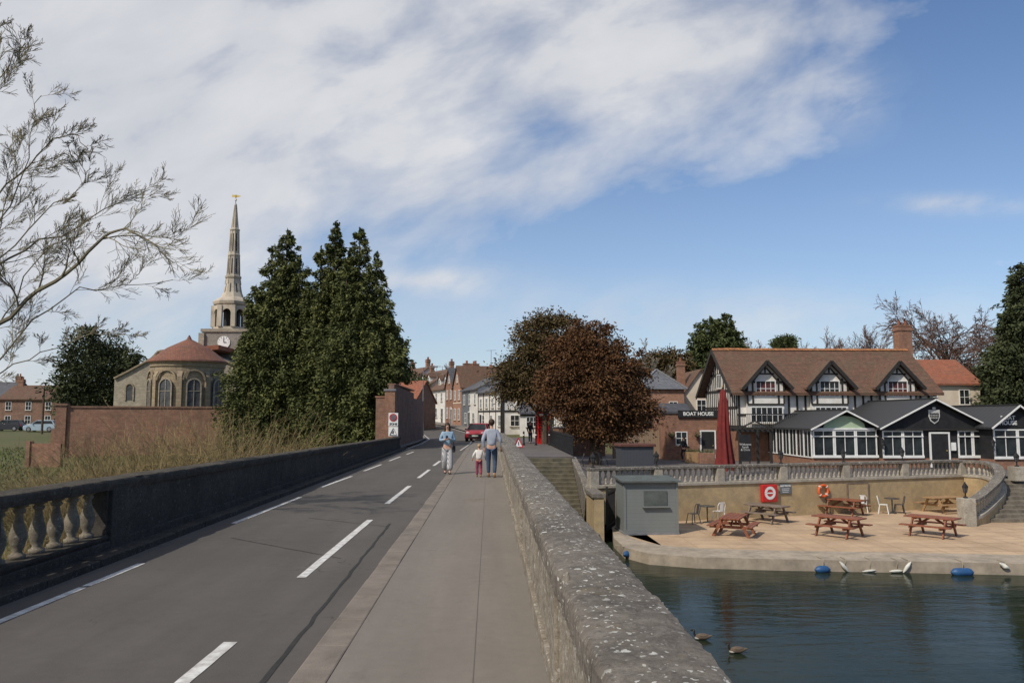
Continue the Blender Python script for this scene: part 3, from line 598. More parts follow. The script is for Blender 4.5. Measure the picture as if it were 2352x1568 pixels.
w=thing('brick_wall','long red brick wall in front of the church with a pier at its left end','wall',(a.x,a.y,0),math.atan2(b_.y-a.y,b_.x-a.x)); L=(b_-a).length
MB().box(0,L,0,.35,-1.8,2.55).build('wall','brick',w); MB().box(0,L,-.06,.41,2.55,2.68).build('coping','brickold',w); MB().box(-.35,.35,-.15,.5,-1.8,2.7).build('pier','brick',w); MB().box(-.42,.42,-.22,.57,2.7,2.85).build('pier_cap','brickold',w)
w=thing('brick_wall','short low brick wall going back from the left pier','wall',(a.x-.6,a.y+.5,0),rad(100)); MB().box(0,9,0,.3,-1.8,1.0).build('wall','brickold',w); MB().box(0,9,-.05,.35,1.0,1.1).build('coping','lead',w)
a=PY(82,1010,52); w=thing('brick_wall','low red brick garden wall with a stubby pier at the left edge of the meadow','wall',(a.x,52,0),0); MB().box(-.3,1.6,0,.3,-1.8,.2).build('wall','brick',w); MB().box(-.55,-.302,-.1,.4,-1.8,.35).build('pier','brick',w)
r,w_,rf=house('house','red brick house with slate roof at the far left behind the parked cars',(-93,128),(-84.5,128),8,0,4.9,7.0,'brick','tile',wins=ww(8,3,3.2)+ww(8,2,.9),doors=[(7,.1)],chims=[(1,4,6.6,1.5)])
r,w_,rf=house('house','brick house with white ground floor beside the far left brick house',(-84.3,128),(-76,128),8,0,5.0,7.4,'brickor','slate',wins=ww(8,3,3.2)+ww(8,2,.9),chims=[(7.5,4,6.9,1.5)])
MB().box(0,8,-.02,.01,0,2.6).build('white_render','white',r)
r,w_,rf=house('house','dark brick house half hidden by the evergreen tree at left',(-75,124),(-66,124),8,0,4.6,6.7,'brickold','tile',wins=ww(9,3,2.9)+ww(9,3,.8),chims=[(1,4,6.3,1.4)])
p=PY(98,960,96); MB_=MB().tube([(0,0,0),(0,0,5.6)],[.14,.09],8); tag(MB_.build('utility_pole','bark',None,loc=(p.x,96,-.1)),'dark wooden pole beside the parked pale blue car','pole')
# ---------------------------------------------------------------- terrace, patio, walls
A=Vector((4.6,35.2,0)); B=Vector((24.9,41.5,0)); AB=(B-A); LAB=AB.length; dAB=AB/LAB
struct(MB().ext([(4.25,35.4,-1.31),(4.25,70,-1.31),(70,70,-1.31),(70,41.0,-1.31),(B.x,B.y+.1,-1.31),(A.x,A.y+.1,-1.31)][::-1],(0,0,-.5)).build('terrace','terrace'))
out=[(1402,1185),(1404,1206),(1410,1236),(1434,1258),(1490,1272),(1600,1280),(1800,1285),(2100,1290),(2352,1295),(2800,1305)]
inn=[(1420,1182),(1424,1200),(1434,1224),(1464,1242),(1522,1253),(1615,1260),(1800,1265),(2100,1270),(2352,1275),(2800,1284)]
po=[PZ(a,b,-2.8) for a,b in out]; pin=[PZ(a,b,-2.8) for a,b in inn]
back=[Vector((60,42,-2.8)),Vector((25,43,-2.8)),Vector((4.3,36,-2.8))]
struct(MB().ext([(p.x,p.y,-2.8) for p in pin]+[tuple(p) for p in back],(0,0,-.6)).build('patio','patio'))
v=[];
for a,b in zip(po,pin): v+=[(a.x,a.y,-2.78),(b.x,b.y,-2.78),(a.x,a.y,-3.3),(b.x,b.y,-3.3)]
f=[]
for i in range(len(po)-1):
    k=4*i; f+=[(k,k+4,k+5,k+1),(k,k+2,k+6,k+4),(k+1,k+5,k+7,k+3)]
struct(MB().add(v,f).build('patio_edge','patioedge'))
m['joint']=M('joint',(.28,.20,.13),(.42,.31,.20),1.5)
j=MB()
for yy in np.arange(27.2,37,.9): j.add([(7,yy,-2.796),(26,yy,-2.796),(26,yy+.02,-2.796),(7,yy+.02,-2.796)],[(0,1,2,3)])
for xx in np.arange(7.5,26,1.2): j.add([(xx,27.2,-2.7955),(xx+.02,27.2,-2.7955),(xx+.02,36,-2.7955),(xx,36,-2.7955)],[(0,1,2,3)])
struct(j.build('patio_joint','joint'))
rzAB=math.atan2(dAB.y,dAB.x)
bal=thing('balustraded_wall','ochre retaining wall topped by a pale stone balustrade above the riverside patio','wall',(A.x,A.y,0),rzAB)
MB().box(-.2,LAB,0,.4,-3.2,-1.22).build('retaining_wall','wallrender',bal)
MB().box(-.22,LAB+.05,-.07,.47,-1.22,-1.08).build('base_course','balust2',bal,bevel=.015)
MB().box(-.22,LAB+.05,-.03,.43,-.47,-.33).build('handrail','coping',bal,bevel=.03)
SB=[(.075,0),(.075,.05),(.05,.07),(.045,.1),(.075,.2),(.08,.25),(.05,.38),(.035,.46),(.06,.49),(.045,.51),(.075,.55),(.075,.61)]
piers=[0,3.15,6.4,9.9,13.6,17.3,LAB-.15]
for p in piers: MB().box(p-.2,p+.2,-.02,.42,-1.08,-.47).build('pier','balust2',bal,bevel=.01)
bme=None
for a,b in zip(piers,piers[1:]):
    n=int((b-a-.4)/.265)
    for i in range(n):
        xx=a+.2+(b-a-.4)*(i+.5)/n
        if bme is None: bo=MB().lathe(SB,(0,0,0),10).build('baluster','balust2',bal,smooth=True); bme=bo.data
        else: bo=bpy.data.objects.new('baluster',bme); COL.objects.link(bo); bo.parent=bal
        bo.location=(xx,.2,-1.08)
cv=thing('curved_balustrade','curved stone balustrade sweeping down to the patio beside the right-hand steps','balustrade',(0,0,0))
cpt=[(24.9,41.5,-.35),(25.35,40.6,-.36),(25.3,39.6,-.5),(24.8,38.5,-.78),(23.9,37.4,-1.05),(22.8,36.3,-1.32),(21.6,35.2,-1.6),(20.9,34.7,-1.7)]
cc=[]
for i in range(len(cpt)-1):
    for k in range(4):
        t=k/4; p=[Vector(cpt[max(0,min(len(cpt)-1,i+o))]) for o in(-1,0,1,2)]
        cc.append(.5*((2*p[1])+(p[2]-p[0])*t+(2*p[0]-5*p[1]+4*p[2]-p[3])*t*t+(3*p[1]-p[0]-3*p[2]+p[3])*t**3))
cc.append(Vector(cpt[-1]))
def ribbon(zt,zb,w,name,mt):
    v=[];f=[]
    for i,p in enumerate(cc):
        d=(cc[min(i+1,len(cc)-1)]-cc[max(i-1,0)]); n=Vector((d.y,-d.x,0)).normalized()*w/2
        v+=[(p.x-n.x,p.y-n.y,p.z+zt),(p.x+n.x,p.y+n.y,p.z+zt),(p.x+n.x,p.y+n.y,zb(p)),(p.x-n.x,p.y-n.y,zb(p))]
    N=len(cc)
    for i in range(N-1):
        for k in range(4): f.append((4*i+k,4*i+(k+1)%4,4*i+4+(k+1)%4,4*i+4+k))
    f+=[(3,2,1,0),tuple(4*(N-1)+k for k in range(4))]
    return MB().add(v,f).build(name,mt,cv)
ribbon(0,lambda p:p.z-.14,.46,'handrail','coping'); ribbon(-.74,lambda p:p.z-.86,.5,'base_course','balust2'); ribbon(-.86,lambda p:-3.2,.4,'wall','wallrender')
for i,p in enumerate(cc[1:-1]):
    bo=bpy.data.objects.new('baluster',bme); COL.objects.link(bo); bo.parent=cv; bo.location=(p.x,p.y,p.z-.745)
MB().box(20.45,21.0,34.35,34.9,-3.0,-1.62).build('end_pier','balust2',cv,bevel=.02)
st=thing('stone_steps','broad stone steps rising from the patio at the right edge','steps',(0,0,0))
for i in range(10):
    y0=35.6+i*.5; x0=lerp(y0,[(34.7,21.1),(36.3,23.0),(37.4,24.1),(38.5,25.0),(39.6,25.5),(42,25.5)])
    MB().box(x0,45,y0,y0+.56 if i<9 else 43,-3,-2.8+.149*(i+1)).build('step','step',st,bevel=.012)
st=thing('stone_steps','worn mossy stone steps descending beside the bridge parapet','steps',(0,0,0))
for i in range(15):
    MB().box(1.2,4.15,41.2-.36*(i+1),41.2-.36*i+.03,-4.6,-.2-.17*(i+.0)).build('step','stepd',st,bevel=.015)
w=thing('stone_wall','sloping stone wall on the right of the bridge steps','wall',(0,0,0)); MB().ext([(4.16,41.5,-3),(4.16,36,-3),(4.16,35.0,-1.6),(4.16,37,-.9),(4.16,41.5,-.15)][::-1],(.3,0,0)).build('wall','coping',w,bevel=.02)
w=thing('iron_railing','black iron railing between the pavement and the lower terrace','railing',(4.3,41.6,-.12))
rb=MB(); rb.bar((0,0,1.0),(0,17,1.0),.05); rb.bar((0,0,.12),(0,17,.12),.04); rb.build('rail','black',w); rb=MB()
for i in range(86): rb.bar((0,i*.2,.0),(0,i*.2,1.08),.022)
rb.build('uprights','black',w)
w=thing('iron_gate','black iron railing gate at the left end of the riverside patio','gate',(4.9,33.6,-2.8),rad(70))
rb=MB(); rb.bar((0,0,1.5),(1.6,0,1.5),.05); rb.bar((0,0,.2),(1.6,0,.2),.05)
for i in range(11): rb.bar((i*.16,0,0),(i*.16,0,1.6),.028)
rb.build('bars','black',w); MB().box(-.12,-.04,-.04,.04,0,1.8).build('post','black',w)
w=thing('stone_wall','rough stone wall between the bridge steps and the patio','wall',(0,0,0)); MB().box(4.2,4.6,32.5,35.1,-3.3,-1.35).build('wall','wallrender',w); MB().box(4.12,4.66,32.45,35.12,-1.35,-1.2).build('coping','coping',w)
def lantern(label,loc,s=1,group='lanterns on the balustrade'):
    a=thing('lantern',label,'lantern',loc,0,group)
    MB().lathe([(.09,0),(.09,.03),(.03,.06),(.025,.18),(.06,.2)],n=8).build('stem','black',a); MB().lathe([(.06,.2),(.11,.42)],n=6).build('glass','leadglass',a)
    fr=MB(); 
    for k in range(6): t=k*pi/3; fr.bar((.062*cos(t),.062*sin(t),.2),(.113*cos(t),.113*sin(t),.43),.014)
    fr.lathe([(.14,.42),(.09,.5),(.04,.56),(.02,.62),(.001,.63)],n=6); fr.build('frame','black',a)
    a.scale=(s,s,s); return a
for i,(pp,lb) in enumerate(zip([0,3.15,9.9,13.6,17.3],['leftmost black lantern on the balustrade, by the steps','second lantern from the left on the balustrade, above the grey kiosk','lantern on the balustrade right of the red parasol','lantern on the balustrade in front of the black door','lantern on the balustrade toward its curved end'])):
    q=A+dAB*pp; lantern(lb,(q.x-dAB.y*.2,q.y+dAB.x*.2,-.33),1.1)
lantern('black lantern on the end pier down on the patio',(20.7,34.6,-1.6),1.1); q=PY(2335,1060,40); lantern('rightmost lantern standing above the right-hand steps',(q.x,q.y,-.6),1.2)
b=MB().box(-.3,.3,-.3,.3,-1.3,-.6).build('stone_pier','balust2',None,loc=(q.x,q.y,0)); tag(b,'stone pier carrying the rightmost lantern at the head of the right steps','pier')
def onwall(px,py,off=-.03):
    r=ray(px,py); o=Vector((0,0,CZ)); n=Vector((dAB.y,-dAB.x,0)); t=((A-o).dot(n))/(r.dot(n)); p=o+r*t+n*(-off); return p
p=onwall(1763,1152); a=thing('lifebuoy_cabinet','red lifebuoy cabinet with white ring mark on the ochre wall','cabinet',p,rzAB)
MB().box(-.43,.43,-.18,0,0,.82).build('case','red',a,bevel=.05)
o=MB(); N=20
for i in range(N): t0,t1=2*pi*i/N,2*pi*(i+1)/N; o.bar((.24*cos(t0),-.19,.43+.24*sin(t0)),(.24*cos(t1),-.19,.43+.24*sin(t1)),.012,.13,(cos(t0),0,sin(t0)))
o.build('ring_mark','wframe',a); o=MB(); o.box(-.2,.2,-.196,-.185,.4,.46); o.build('mark_bar','wframe',a)
p=onwall(1803,1133); a=thing('warning_sign','grey deep water warning sign beside the red lifebuoy cabinet','sign',p,rzAB); MB().box(-.3,.3,-.03,0,0,.46).build('panel','signgrey',a); text('DEEP WATER',.1,'wframe',a,(0,-.035,.36),bold=.002)
l=MB(); 
for k in range(3): l.box(-.22+.02*k,.22-.03*k,-.034,-.03,.23-.08*k,.25-.08*k)
l.build('small_print','wframe',a)
def ring(label,p,mt,R=.27,r=.06,rz=0):
    a=thing('life_ring',label,'life ring',p,rz); mb=MB(); N=20;K=8; v=[];f=[]
    for i in range(N):
        for k in range(K): t=2*pi*i/N;s=2*pi*k/K; v.append(((R+r*cos(s))*cos(t),r*sin(s),(R+r*cos(s))*sin(t)))
    for i in range(N):
        for k in range(K): f.append((i*K+k,((i+1)%N)*K+k,((i+1)%N)*K+(k+1)%K,i*K+(k+1)%K))
    mb.add(v,f).build('ring',mt,a,smooth=True)
    for i in range(4):
        t=pi/4+i*pi/2; mb=MB(); mb.bar((R*cos(t)-.035*sin(t),0,R*sin(t)+.035*cos(t)),(R*cos(t)+.035*sin(t),0,R*sin(t)-.035*cos(t)),.14,.14); mb.build('band','whitep',a,bevel=.03)
p=onwall(1888,1126,-.1); ring('orange life ring hanging on the ochre wall',p,'orange',rz=rzAB)
p=onwall(1970,1150,-.01); a=thing('wall_hatch','framed hatch panel in the ochre wall right of the life ring','hatch',p,rzAB); MB().box(-.62,.62,-.04,0,0,.86).build('panel','wallrender',a)
fr=MB()
for q in((-.66,-.6,0,.9),(.6,.66,0,.9),(-.6,.6,0,.05),(-.6,.6,.85,.9)): fr.box(q[0],q[1],-.06,-.0,q[2],q[3])
fr.build('frame','woodgrey',a)
k0=PZ(1436,1228,-2.8); k=thing('kiosk','grey boarded kiosk with closed shutter on the patio against the wall','kiosk',(k0.x,k0.y,-2.8),rad(3))
W,D,H=2.14,1.7,2.05
MB().box(0,W,0,D,.08,H).build('wall','grey',k); MB().box(-.06,W+.06,-.06,D+.06,0,.08).build('base','lead',k)
MB().ext([(-.14,-.18,H+.02),(-.14,D+.15,H+.12),(-.14,D+.15,H+.18),(-.14,-.18,H+.09)],(W+.28,0,0)).build('roof','greyroof',k)
MB().box(.78,1.72,-.05,-.0,1.15,1.74).build('shutter','greyroof',k,bevel=.01); MB().box(.70,1.80,-.14,.0,1.08,1.14).build('counter','grey',k)
tr=MB()
for x in(0,W): tr.box(x-.045,x+.045,-.03,.05,.08,H)
tr.box(.05,W-.05,-.025,.0,.08,.2); tr.build('corner_trim','grey',k)
def picnic():
    a=thing('picnic_table','','picnic table',(0,0,0),0,'picnic tables on the riverside patio')
    t=MB(); 
    for i in range(5): t.box(-.95,.95,-.40+i*.162,-.40+i*.162+.148,.71,.76)
    t.build('table_top','woodred',a,bevel=.006)
    for s in(-1,1):
        t=MB(); 
        for i in range(2): y0=s*.74-.14+i*.145; t.box(-.95,.95,y0,y0+.135,.42,.465)
        t.build('bench','woodred',a,bevel=.006)
        t=MB(); t.bar((s*.62,-.3,.70),(s*.62,-.70,0),.11,.055,(1,0,0)); t.build('leg','woodred',a); t=MB(); t.bar((s*.62,.3,.70),(s*.62,.70,0),.11,.055,(1,0,0)); t.build('leg','woodred',a)
        t=MB(); t.bar((s*.56,-.84,.38),(s*.56,.84,.38),.055,.11); t.bar((s*.56,-.36,.67),(s*.56,.36,.67),.05,.07); t.bar((s*.56,0,.42),(s*.12,0,.68),.05,.08); t.build('brace','woodred',a)
    return a
pt=picnic(); first=True
for px,py,rz_,lb,mt in [(1686,1236,62,'reddish picnic table nearest the grey kiosk',None),(1762,1206,-50,'weathered grey brown picnic table beneath the red lifebuoy cabinet','woodgrey'),(1940,1190,-46,'reddish picnic table closest to the wall under the orange life ring',None),
     (1928,1238,-50,'reddish picnic table in the middle of the patio edge',None),(2143,1238,-50,'reddish picnic table near the right end of the patio edge',None),(2168,1184,15,'tan picnic table beside the end pier of the curved balustrade','woodtan')]:
    q=PZ(px,py-8,-2.8)
    if first: pt.location=q; pt.rotation_euler[2]=rad(rz_); pt['label']=lb; first=False
    else: dup(pt,q,rad(rz_),lb,mats={'red_stained_wood':mt} if mt else None)
def mchair():
    a=thing('metal_chair','','chair',(0,0,0),0,'metal chairs on the patio')
    MB().box(-.19,.19,-.18,.19,.43,.455).build('seat','chairw',a,bevel=.02)
    for sx in(-1,1):
        for sy in(-1,1): MB().tube([(sx*.17,sy*.16,.43),(sx*.23,sy*.23,0)],.022,6).build('leg','chairw',a)
    b=MB(); b.tube([(-.18,.18,.44),(-.2,.24,.72),(-.14,.27,.84),(.14,.27,.84),(.2,.24,.72),(.18,.18,.44)],.018,6); b.ext([(-.08,.2,.45),(.08,.2,.45),(.09,.265,.83),(-.09,.265,.83)],(0,.012,0)); b.build('backrest','chairw',a)
    return a
mc=mchair(); first=True
for px,py,r_,lb,mt in [(1651,1196,200,'white metal chair right of the round black table by the kiosk',None),(1983,1176,150,'white metal chair leftmost of the group under the wall hatch',None),(2030,1179,60,'white metal chair turned toward the dark round table',None),(1593,1202,-70,'grey metal chair between the kiosk and round table','chairg'),(2066,1179,-110,'grey metal chair right of the dark round table','chairg')]:
    q=PZ(px,py,-2.8)
    if first: mc.location=q; mc.rotation_euler[2]=rad(r_); mc['label']=lb; first=False
    else: dup(mc,q,rad(r_),lb,mats={'white_metal':mt} if mt else None)
for px,py,lb in [(1625,1199,'round dark bistro table beside the grey kiosk'),(2050,1178,'round dark bistro table below the wall hatch')]:
    q=PZ(px,py,-2.8); a=thing('bistro_table',lb,'table',q,0,'bistro tables on the patio'); MB().lathe([(.34,.70),(.35,.72),(.34,.735)],n=20).build('table_top','chairg',a); MB().lathe([(.2,0),(.2,.02),(.03,.05),(.03,.70)],n=12).build('pedestal','chairg',a)
def edgeY(px):
    for (a,b),pa,pb in zip(zip(out,out[1:]),po,po[1:]):
        if a[0]<=px<=b[0]: t=(px-a[0])/(b[0]-a[0]); return pa.lerp(pb,t)
    return po[-1]
def fender(px,mt,L,R,rx,rz_,lb,zc):
    e=edgeY(px); x=(px-1126)*(e.y-R)/1829; a=thing('fender',lb,'fender',(x,e.y-R-.01,zc),rad(rz_),'boat fenders along the patio edge')
    o=MB().lathe([(.02,-L/2-.06),(R*.35,-L/2-.03),(R*.8,-L/2+.03),(R,-L/2+.12),(R,L/2-.12),(R*.8,L/2-.03),(R*.35,L/2+.03),(.02,L/2+.06)],n=14).build('body',mt,a,smooth=True); o.rotation_euler=(0,rad(rx),0)
    top=-2.77-zc; MB().tube([(0,0,.03),(.08,R*.6,top*.8),(.1,R+.04,top+.012),(.14,R+.55,top+.008)],.012,5).build('rope','rope',a)
for z in [(1436,'blue',.30,.12,90,40,'small blue fender at the left corner of the patio edge',-2.98),(1881,'blue',.42,.13,90,4,'blue fender floating near the middle of the patio edge',-3.07),(2203,'blue',.62,.14,90,-2,'large blue fender at the right of the patio edge',-3.07),(1931,'whitep',.32,.06,-40,0,'white fender tilted right beside the middle blue fender',-2.98),
  (1988,'whitep',.32,.04,84,0,'thin white fender lying nearly flat',-3.1),(2050,'whitep',.32,.05,88,0,'white fender lying at the foot of the upright one',-3.09),(2076,'whitep',.32,.06,38,0,'white fender tilted left of the large blue one',-2.96),(2302,'whitep',.24,.07,-60,0,'white fender at the far right of the edge',-2.86)]: fender(*z)
# ---------------------------------------------------------------- terrace furniture
k=thing('bar_hut','small dark grey bar hut with brown roof on the upper terrace','hut',(6.98,42.5,-1.3),rad(4)); MB().box(0,1.75,0,1.3,0,1.62).build('wall','darkgrey',k); MB().box(-.1,1.85,-.12,1.4,1.62,1.76).build('roof','roofbrown',k,bevel=.02)
q=PY(1664,1058,42); a=thing('parasol','tall closed dark red parasol on the terrace','parasol',(q.x,42,-1.3)); MB().tube([(0,0,0),(0,0,4.75)],.04,8).build('pole','black',a); MB().box(-.45,.45,-.45,.45,0,.1).build('base','lead',a)
v=[];f=[];N=32; prof=[(.03,4.70),(.12,4.5),(.19,4.0),(.25,3.3),(.29,2.6),(.33,2.0),(.37,1.4),(.42,.9),(.46,.5)]
NP=len(prof)
for i,(r,z) in enumerate(prof):
    for kk in range(N): 
        t=2*pi*kk/N; rr=r*(1+.30*cos(8*t+.12*i)*(i/7)**.5)+.03*sin(3*t+z); v.append((rr*cos(t)+.02*sin(z*2),rr*sin(t),z+(-.16*cos(8*t+.12*i) if i==NP-1 else 0)))
for i in range(NP-1):
    for kk in range(N): f.append((i*N+kk,i*N+(kk+1)%N,(i+1)*N+(kk+1)%N,(i+1)*N+kk))
MB().add(v,f).build('canopy','parasol',a,smooth=True)
MB().lathe([(.02,4.7),(.05,4.78),(.01,4.9)],n=8).build('finial','woodtan',a)
a=thing('chalkboard','black chalkboard with white writing beside the red parasol','board',(PY(1712,1030,45).x,45,-1.3)); MB().box(-.32,.32,0,.05,.7,2.2).build('panel','black',a); MB().box(-.27,-.22,.0,.05,0,.7).build('leg','black',a); MB().box(.22,.27,.0,.05,0,.7).build('leg','black',a); text('Welcome\nSarah\n& Chris',.17,'chalk',a,(0,-.012,1.5))
a=thing('pergola','black timber entrance porch frame left of the glazed extension','porch',(PY(1700,1055,48).x,48,-1.3))
for x in(0,1.9):
    for y_ in(0,2.4): MB().box(x-.07,x+.07,y_-.07,y_+.07,0,2.3).build('post','timber',a)
t=MB(); t.box(-.15,2.05,-.07,.07,2.3,2.45); t.box(-.15,2.05,2.33,2.47,2.3,2.45)
for i in range(7): t.box(-.1+i*.31,-.04+i*.31,-.3,2.7,2.451,2.55)
t.bar((0,0,2.5),(.95,0,2.95),.08); t.bar((1.9,0,2.5),(.95,0,2.95),.08); t.build('beams','timber',a)
for px,Y,lb in [(1332,52,'dark terrace chair by the railing'),(1386,52,'dark terrace chair beneath the copper tree')]:
    a=dup(mc,(PY(px,1040,Y).x,Y,-1.3),rad(U(0,300)),lb,'terrace chairs',mats={'white_metal':'chairg'})
a=thing('bench','dark wooden bench against the brick outbuilding','bench',(PY(1640,1035,57).x,57,-1.3)); MB().box(-.7,.7,-.22,.22,.42,.47).build('seat','woodgrey',a); MB().box(-.7,.7,.2,.25,.5,.9).build('backrest','woodgrey',a)
for s_ in(-.6,.6): MB().box(s_-.04,s_+.04,-.2,.2,0,.42).build('leg','woodgrey',a)
for px,Y,lb in [(1591,56,'wooden crate planter on the terrace in front of the brick outbuilding'),(1622,55,'smaller wooden planter beside the bench')]:
    a=thing('planter',lb,'planter',(PY(px,1035,Y).x,Y,-1.3),0,'wooden planters'); MB().box(-.5,.5,-.3,.3,0,.75).build('box','woodtan' if px==1591 else 'brick',a,bevel=.02)
    b=MB(); 
    for i in range(60): c=Vector((U(-.45,.45),U(-.25,.25),.75)); b.tube([c,c+Vector((U(-.1,.1),U(-.1,.1),U(.08,.3)))],[.02,.004],3)
    b.build('plants','conif',a)
# ---------------------------------------------------------------- timber framed pub
BX,BY=18.1,58.
bh=thing('timber_framed_house','black and white timber framed riverside pub with long brown tiled roof and three gabled dormers','pub',(BX,BY,-1.3),rad(1))
W,D,HE,HR=14.7,8.,5.2,8.25
MB().ext([(0,0,0),(0,D,0),(0,D,HE),(0,D/2,HR),(0,0,HE)],(W,0,0)).build('wall','white',bh)
MB().box(-.06,W+.06,-.07,D+.07,0,2.4).build('ground_floor_wall','brick',bh)
rf=roof_side(-.6,W+.5,D,HE,HR,.6,.2)
rfb=rf.build('roof','tile',bh); rf=rfb
rg=MB(); x=-.6
while x<W+.4: dz=.04*noise.noise(Vector((x*.6,0,0))); rg.ext([(x,D/2-.2,HR+.16+dz),(x,D/2,HR+.34+dz),(x,D/2+.2,HR+.16+dz)],(.42,0,0)); x+=.45
rg.build('ridge_tiles','tileorange',rf)
chimney(rf,W+.65,D/2+1,HR-2.5,4.7,1.1,.9,2)
bb=MB(); s=(HR-HE)/(D/2); x=-.66
bb.bar((x,-.65,HE-.65*s+.05),(x,D/2,HR+.1),.06,.3); bb.bar((x,D/2,HR+.1),(x,D+.65,HE-.65*s+.05),.06,.3)
bb.build('barge_board','timber',bh)
t=MB()
xx=.1
while xx<W: t.box(xx-.07,xx+.07,-.05,.03,2.4,HE-.1); xx+=.62
for z in(2.5,3.35,HE-.15): t.box(0,W,-.06,.02,z-.08,z+.08)
yy=.1
while yy<D:
    top=HE+(HR-HE)*(1-abs(yy-D/2)/(D/2)); t.box(-.05,.03,yy-.06,yy+.06,2.4,top-.1); yy+=.5
for z in (2.5,3.9,HE,6.5): 
    h=min(D/2,(HR-z)/s) if z>HE else D/2; t.box(-.06,.02,D/2-h,D/2+h,z-.08,z+.08)
t.build('timber_frame','timber',bh)
window(bh,0,0,1.3,1.1,3,1,loc=(-.06,D/2,5.4),rz=-pi/2); window(bh,0,0,1.6,1.1,4,1,loc=(-.06,D/2-.5,2.75),rz=-pi/2)
for i,x in enumerate((1.95,6.7,11.8)):
    hw=1.35; z0,ze,zr=2.45,5.7,7.15; dy=-.45
    d=MB().ext([(x-hw,dy,z0),(x+hw,dy,z0),(x+hw,dy,ze),(x,dy,zr),(x-hw,dy,ze)],(0,4,0)).build('dormer','white',bh)
    roof_gable(x-hw,x+hw,dy-.5,3.3,ze,zr,.5,.15).build('dormer_roof','tile',d)
    b=MB(); sl=(zr-ze)/hw
    for sg in(-1,1): b.bar((x+sg*(hw+.5),dy-.53,ze-.5*sl+.02),(x,dy-.53,zr+.06),.06,.24,(0,0,1))
    b.build('barge_board','timber',d)
    t=MB()
    for q in (-hw,-.95,.95,hw): t.box(x+q-.06,x+q+.06,dy-.05,dy+.02,4.15,ze+ (0 if abs(q)>1.2 else .3))
    for z in(4.1,5.72,): t.box(x-hw,x+hw,dy-.06,dy+.02,z-.07,z+.07)
    t.box(x-.05,x+.05,dy-.05,dy+.02,6.4,zr-.2); t.box(x-.65,x+.65,dy-.055,dy+.02,6.28,6.38)
    for sg in(-1,1): t.bar((x+sg*.9,dy-.03,5.8),(x+sg*.1,dy-.03,6.75),.05,.1)
    t.build('timber_frame','timber',d)
    w_=window(d,x,4.65,1.5,1.2,4,2,dy-.02,fw_=.07,glass='curtain' if i!=1 else 'glass',sill=False)
    w_=window(d,x,2.75,2.4,1.2,6,2,dy-.14,fw_=.08,sill=True)
bl=MB(); 
for x in np.arange(-.5,3.9,.14): bl.box(x-.012,x+.012,-1.62,-1.58,2.4,3.35)
bl.box(-.55,3.95,-1.63,-1.57,3.35,3.42); bl.box(-.55,3.95,-1.63,-1.57,2.4,2.46); bb=MB().box(-.6,4,-1.65,0,2.25,2.4).build('balcony','timber',bh); bl.build('balcony_rail','black',bb)
r,w_,rf=house('house','cream house with a red tiled roof behind the right end of the timber framed pub',(33,66),(41.2,66),7,-1.3,6.0,8.1,'cream','tilered',wins=ww(8.2,3,4.2),cat='house')
ob=thing('outbuilding','low brick outbuilding with black fascia and white lettering beside the timber framed pub','building',(13.2,60,-1.3)); MB().box(0,4.8,0,5,0,3.45).build('wall','brick',ob)
MB().box(-.1,4.9,-.1,5.1,3.45,3.6).build('roof','slate',ob); MB().box(.95,4.0,-.14,-.02,3.15,3.70).build('fascia','black',ob); text('BOAT HOUSE',.375,'wframe',ob,(2.48,-.16,3.42),bold=.009)
door(ob,3.2,0,1.0,2.1,'black'); window(ob,1.2,1.1,.9,1.0)
for x in(.4,2.35):
    hb=thing('hanging_basket','hanging basket on the brick outbuilding, %s'%('left of its window' if x<1 else 'next to its door'),'hanging basket',(13.2+x,59.65,.55)); MB().lathe([(.05,-.25),(.2,-.12),(.24,0)],n=10).build('basket','bark',hb)
    b=MB()
    for i in range(90): c=Vector((rng.normal(0,.14),rng.normal(0,.14),rng.normal(.05,.1))); b.add([c+Vector((U(-.07,.07),U(-.07,.07),U(-.07,.07))) for _ in range(3)],[(0,1,2)])
    b.build('foliage','conif',hb); MB().bar((0,.3,.5),(0,0,.5),.02).build('bracket','black',hb)
r,w_,rf=house('outbuilding','brick building with a pale slate pyramid roof behind the timber fence',(13.6,72),(17.6,72),4.5,-1,5.4,7.3,'brickor','slatel','hip',wins=[(1,3.3,.8,1.0),(3,3.3,.8,1.0)],cat='building')
r,w_,rf=house('cottage','low brick cottage with slate roof between the copper tree and outbuilding',(12.6,66),(17,66.5),4,-1.3,2.9,4.2,'brick','slate',wins=[(2,1.2,.8,1)],cat='building')
r,w_,rf=house('cottage','cream gabled cottage with brown roof left of the timber framed pub',(17.9,74),(21.5,74),6,-.8,4.6,7.0,'cream','tile','gable',wins=[(1.8,3.2,.9,1.1)],chims=[(.4,2,5.5,2.4,.7,.6,1)],cat='house')
f_=thing('timber_fence','close boarded brown timber fence left of the brick outbuilding','fence',(9.6,62,-1.3)); MB().box(0,3.55,0,.06,0,2.2).build('boards','fencewood',f_)
for x in(-.06,1.8,3.6): MB().box(x-.05,x+.05,-.04,.1,0,2.35).build('post','woodgrey',f_)
f_=thing('brick_wall','brick wall behind the telephone box leading to the terrace','wall',(5.2,66,-1.3)); MB().box(0,4.3,0,.3,0,2.3).build('wall','brickold',f_); MB().box(-.05,4.3,-.05,.35,2.3,2.4).build('coping','lead',f_)
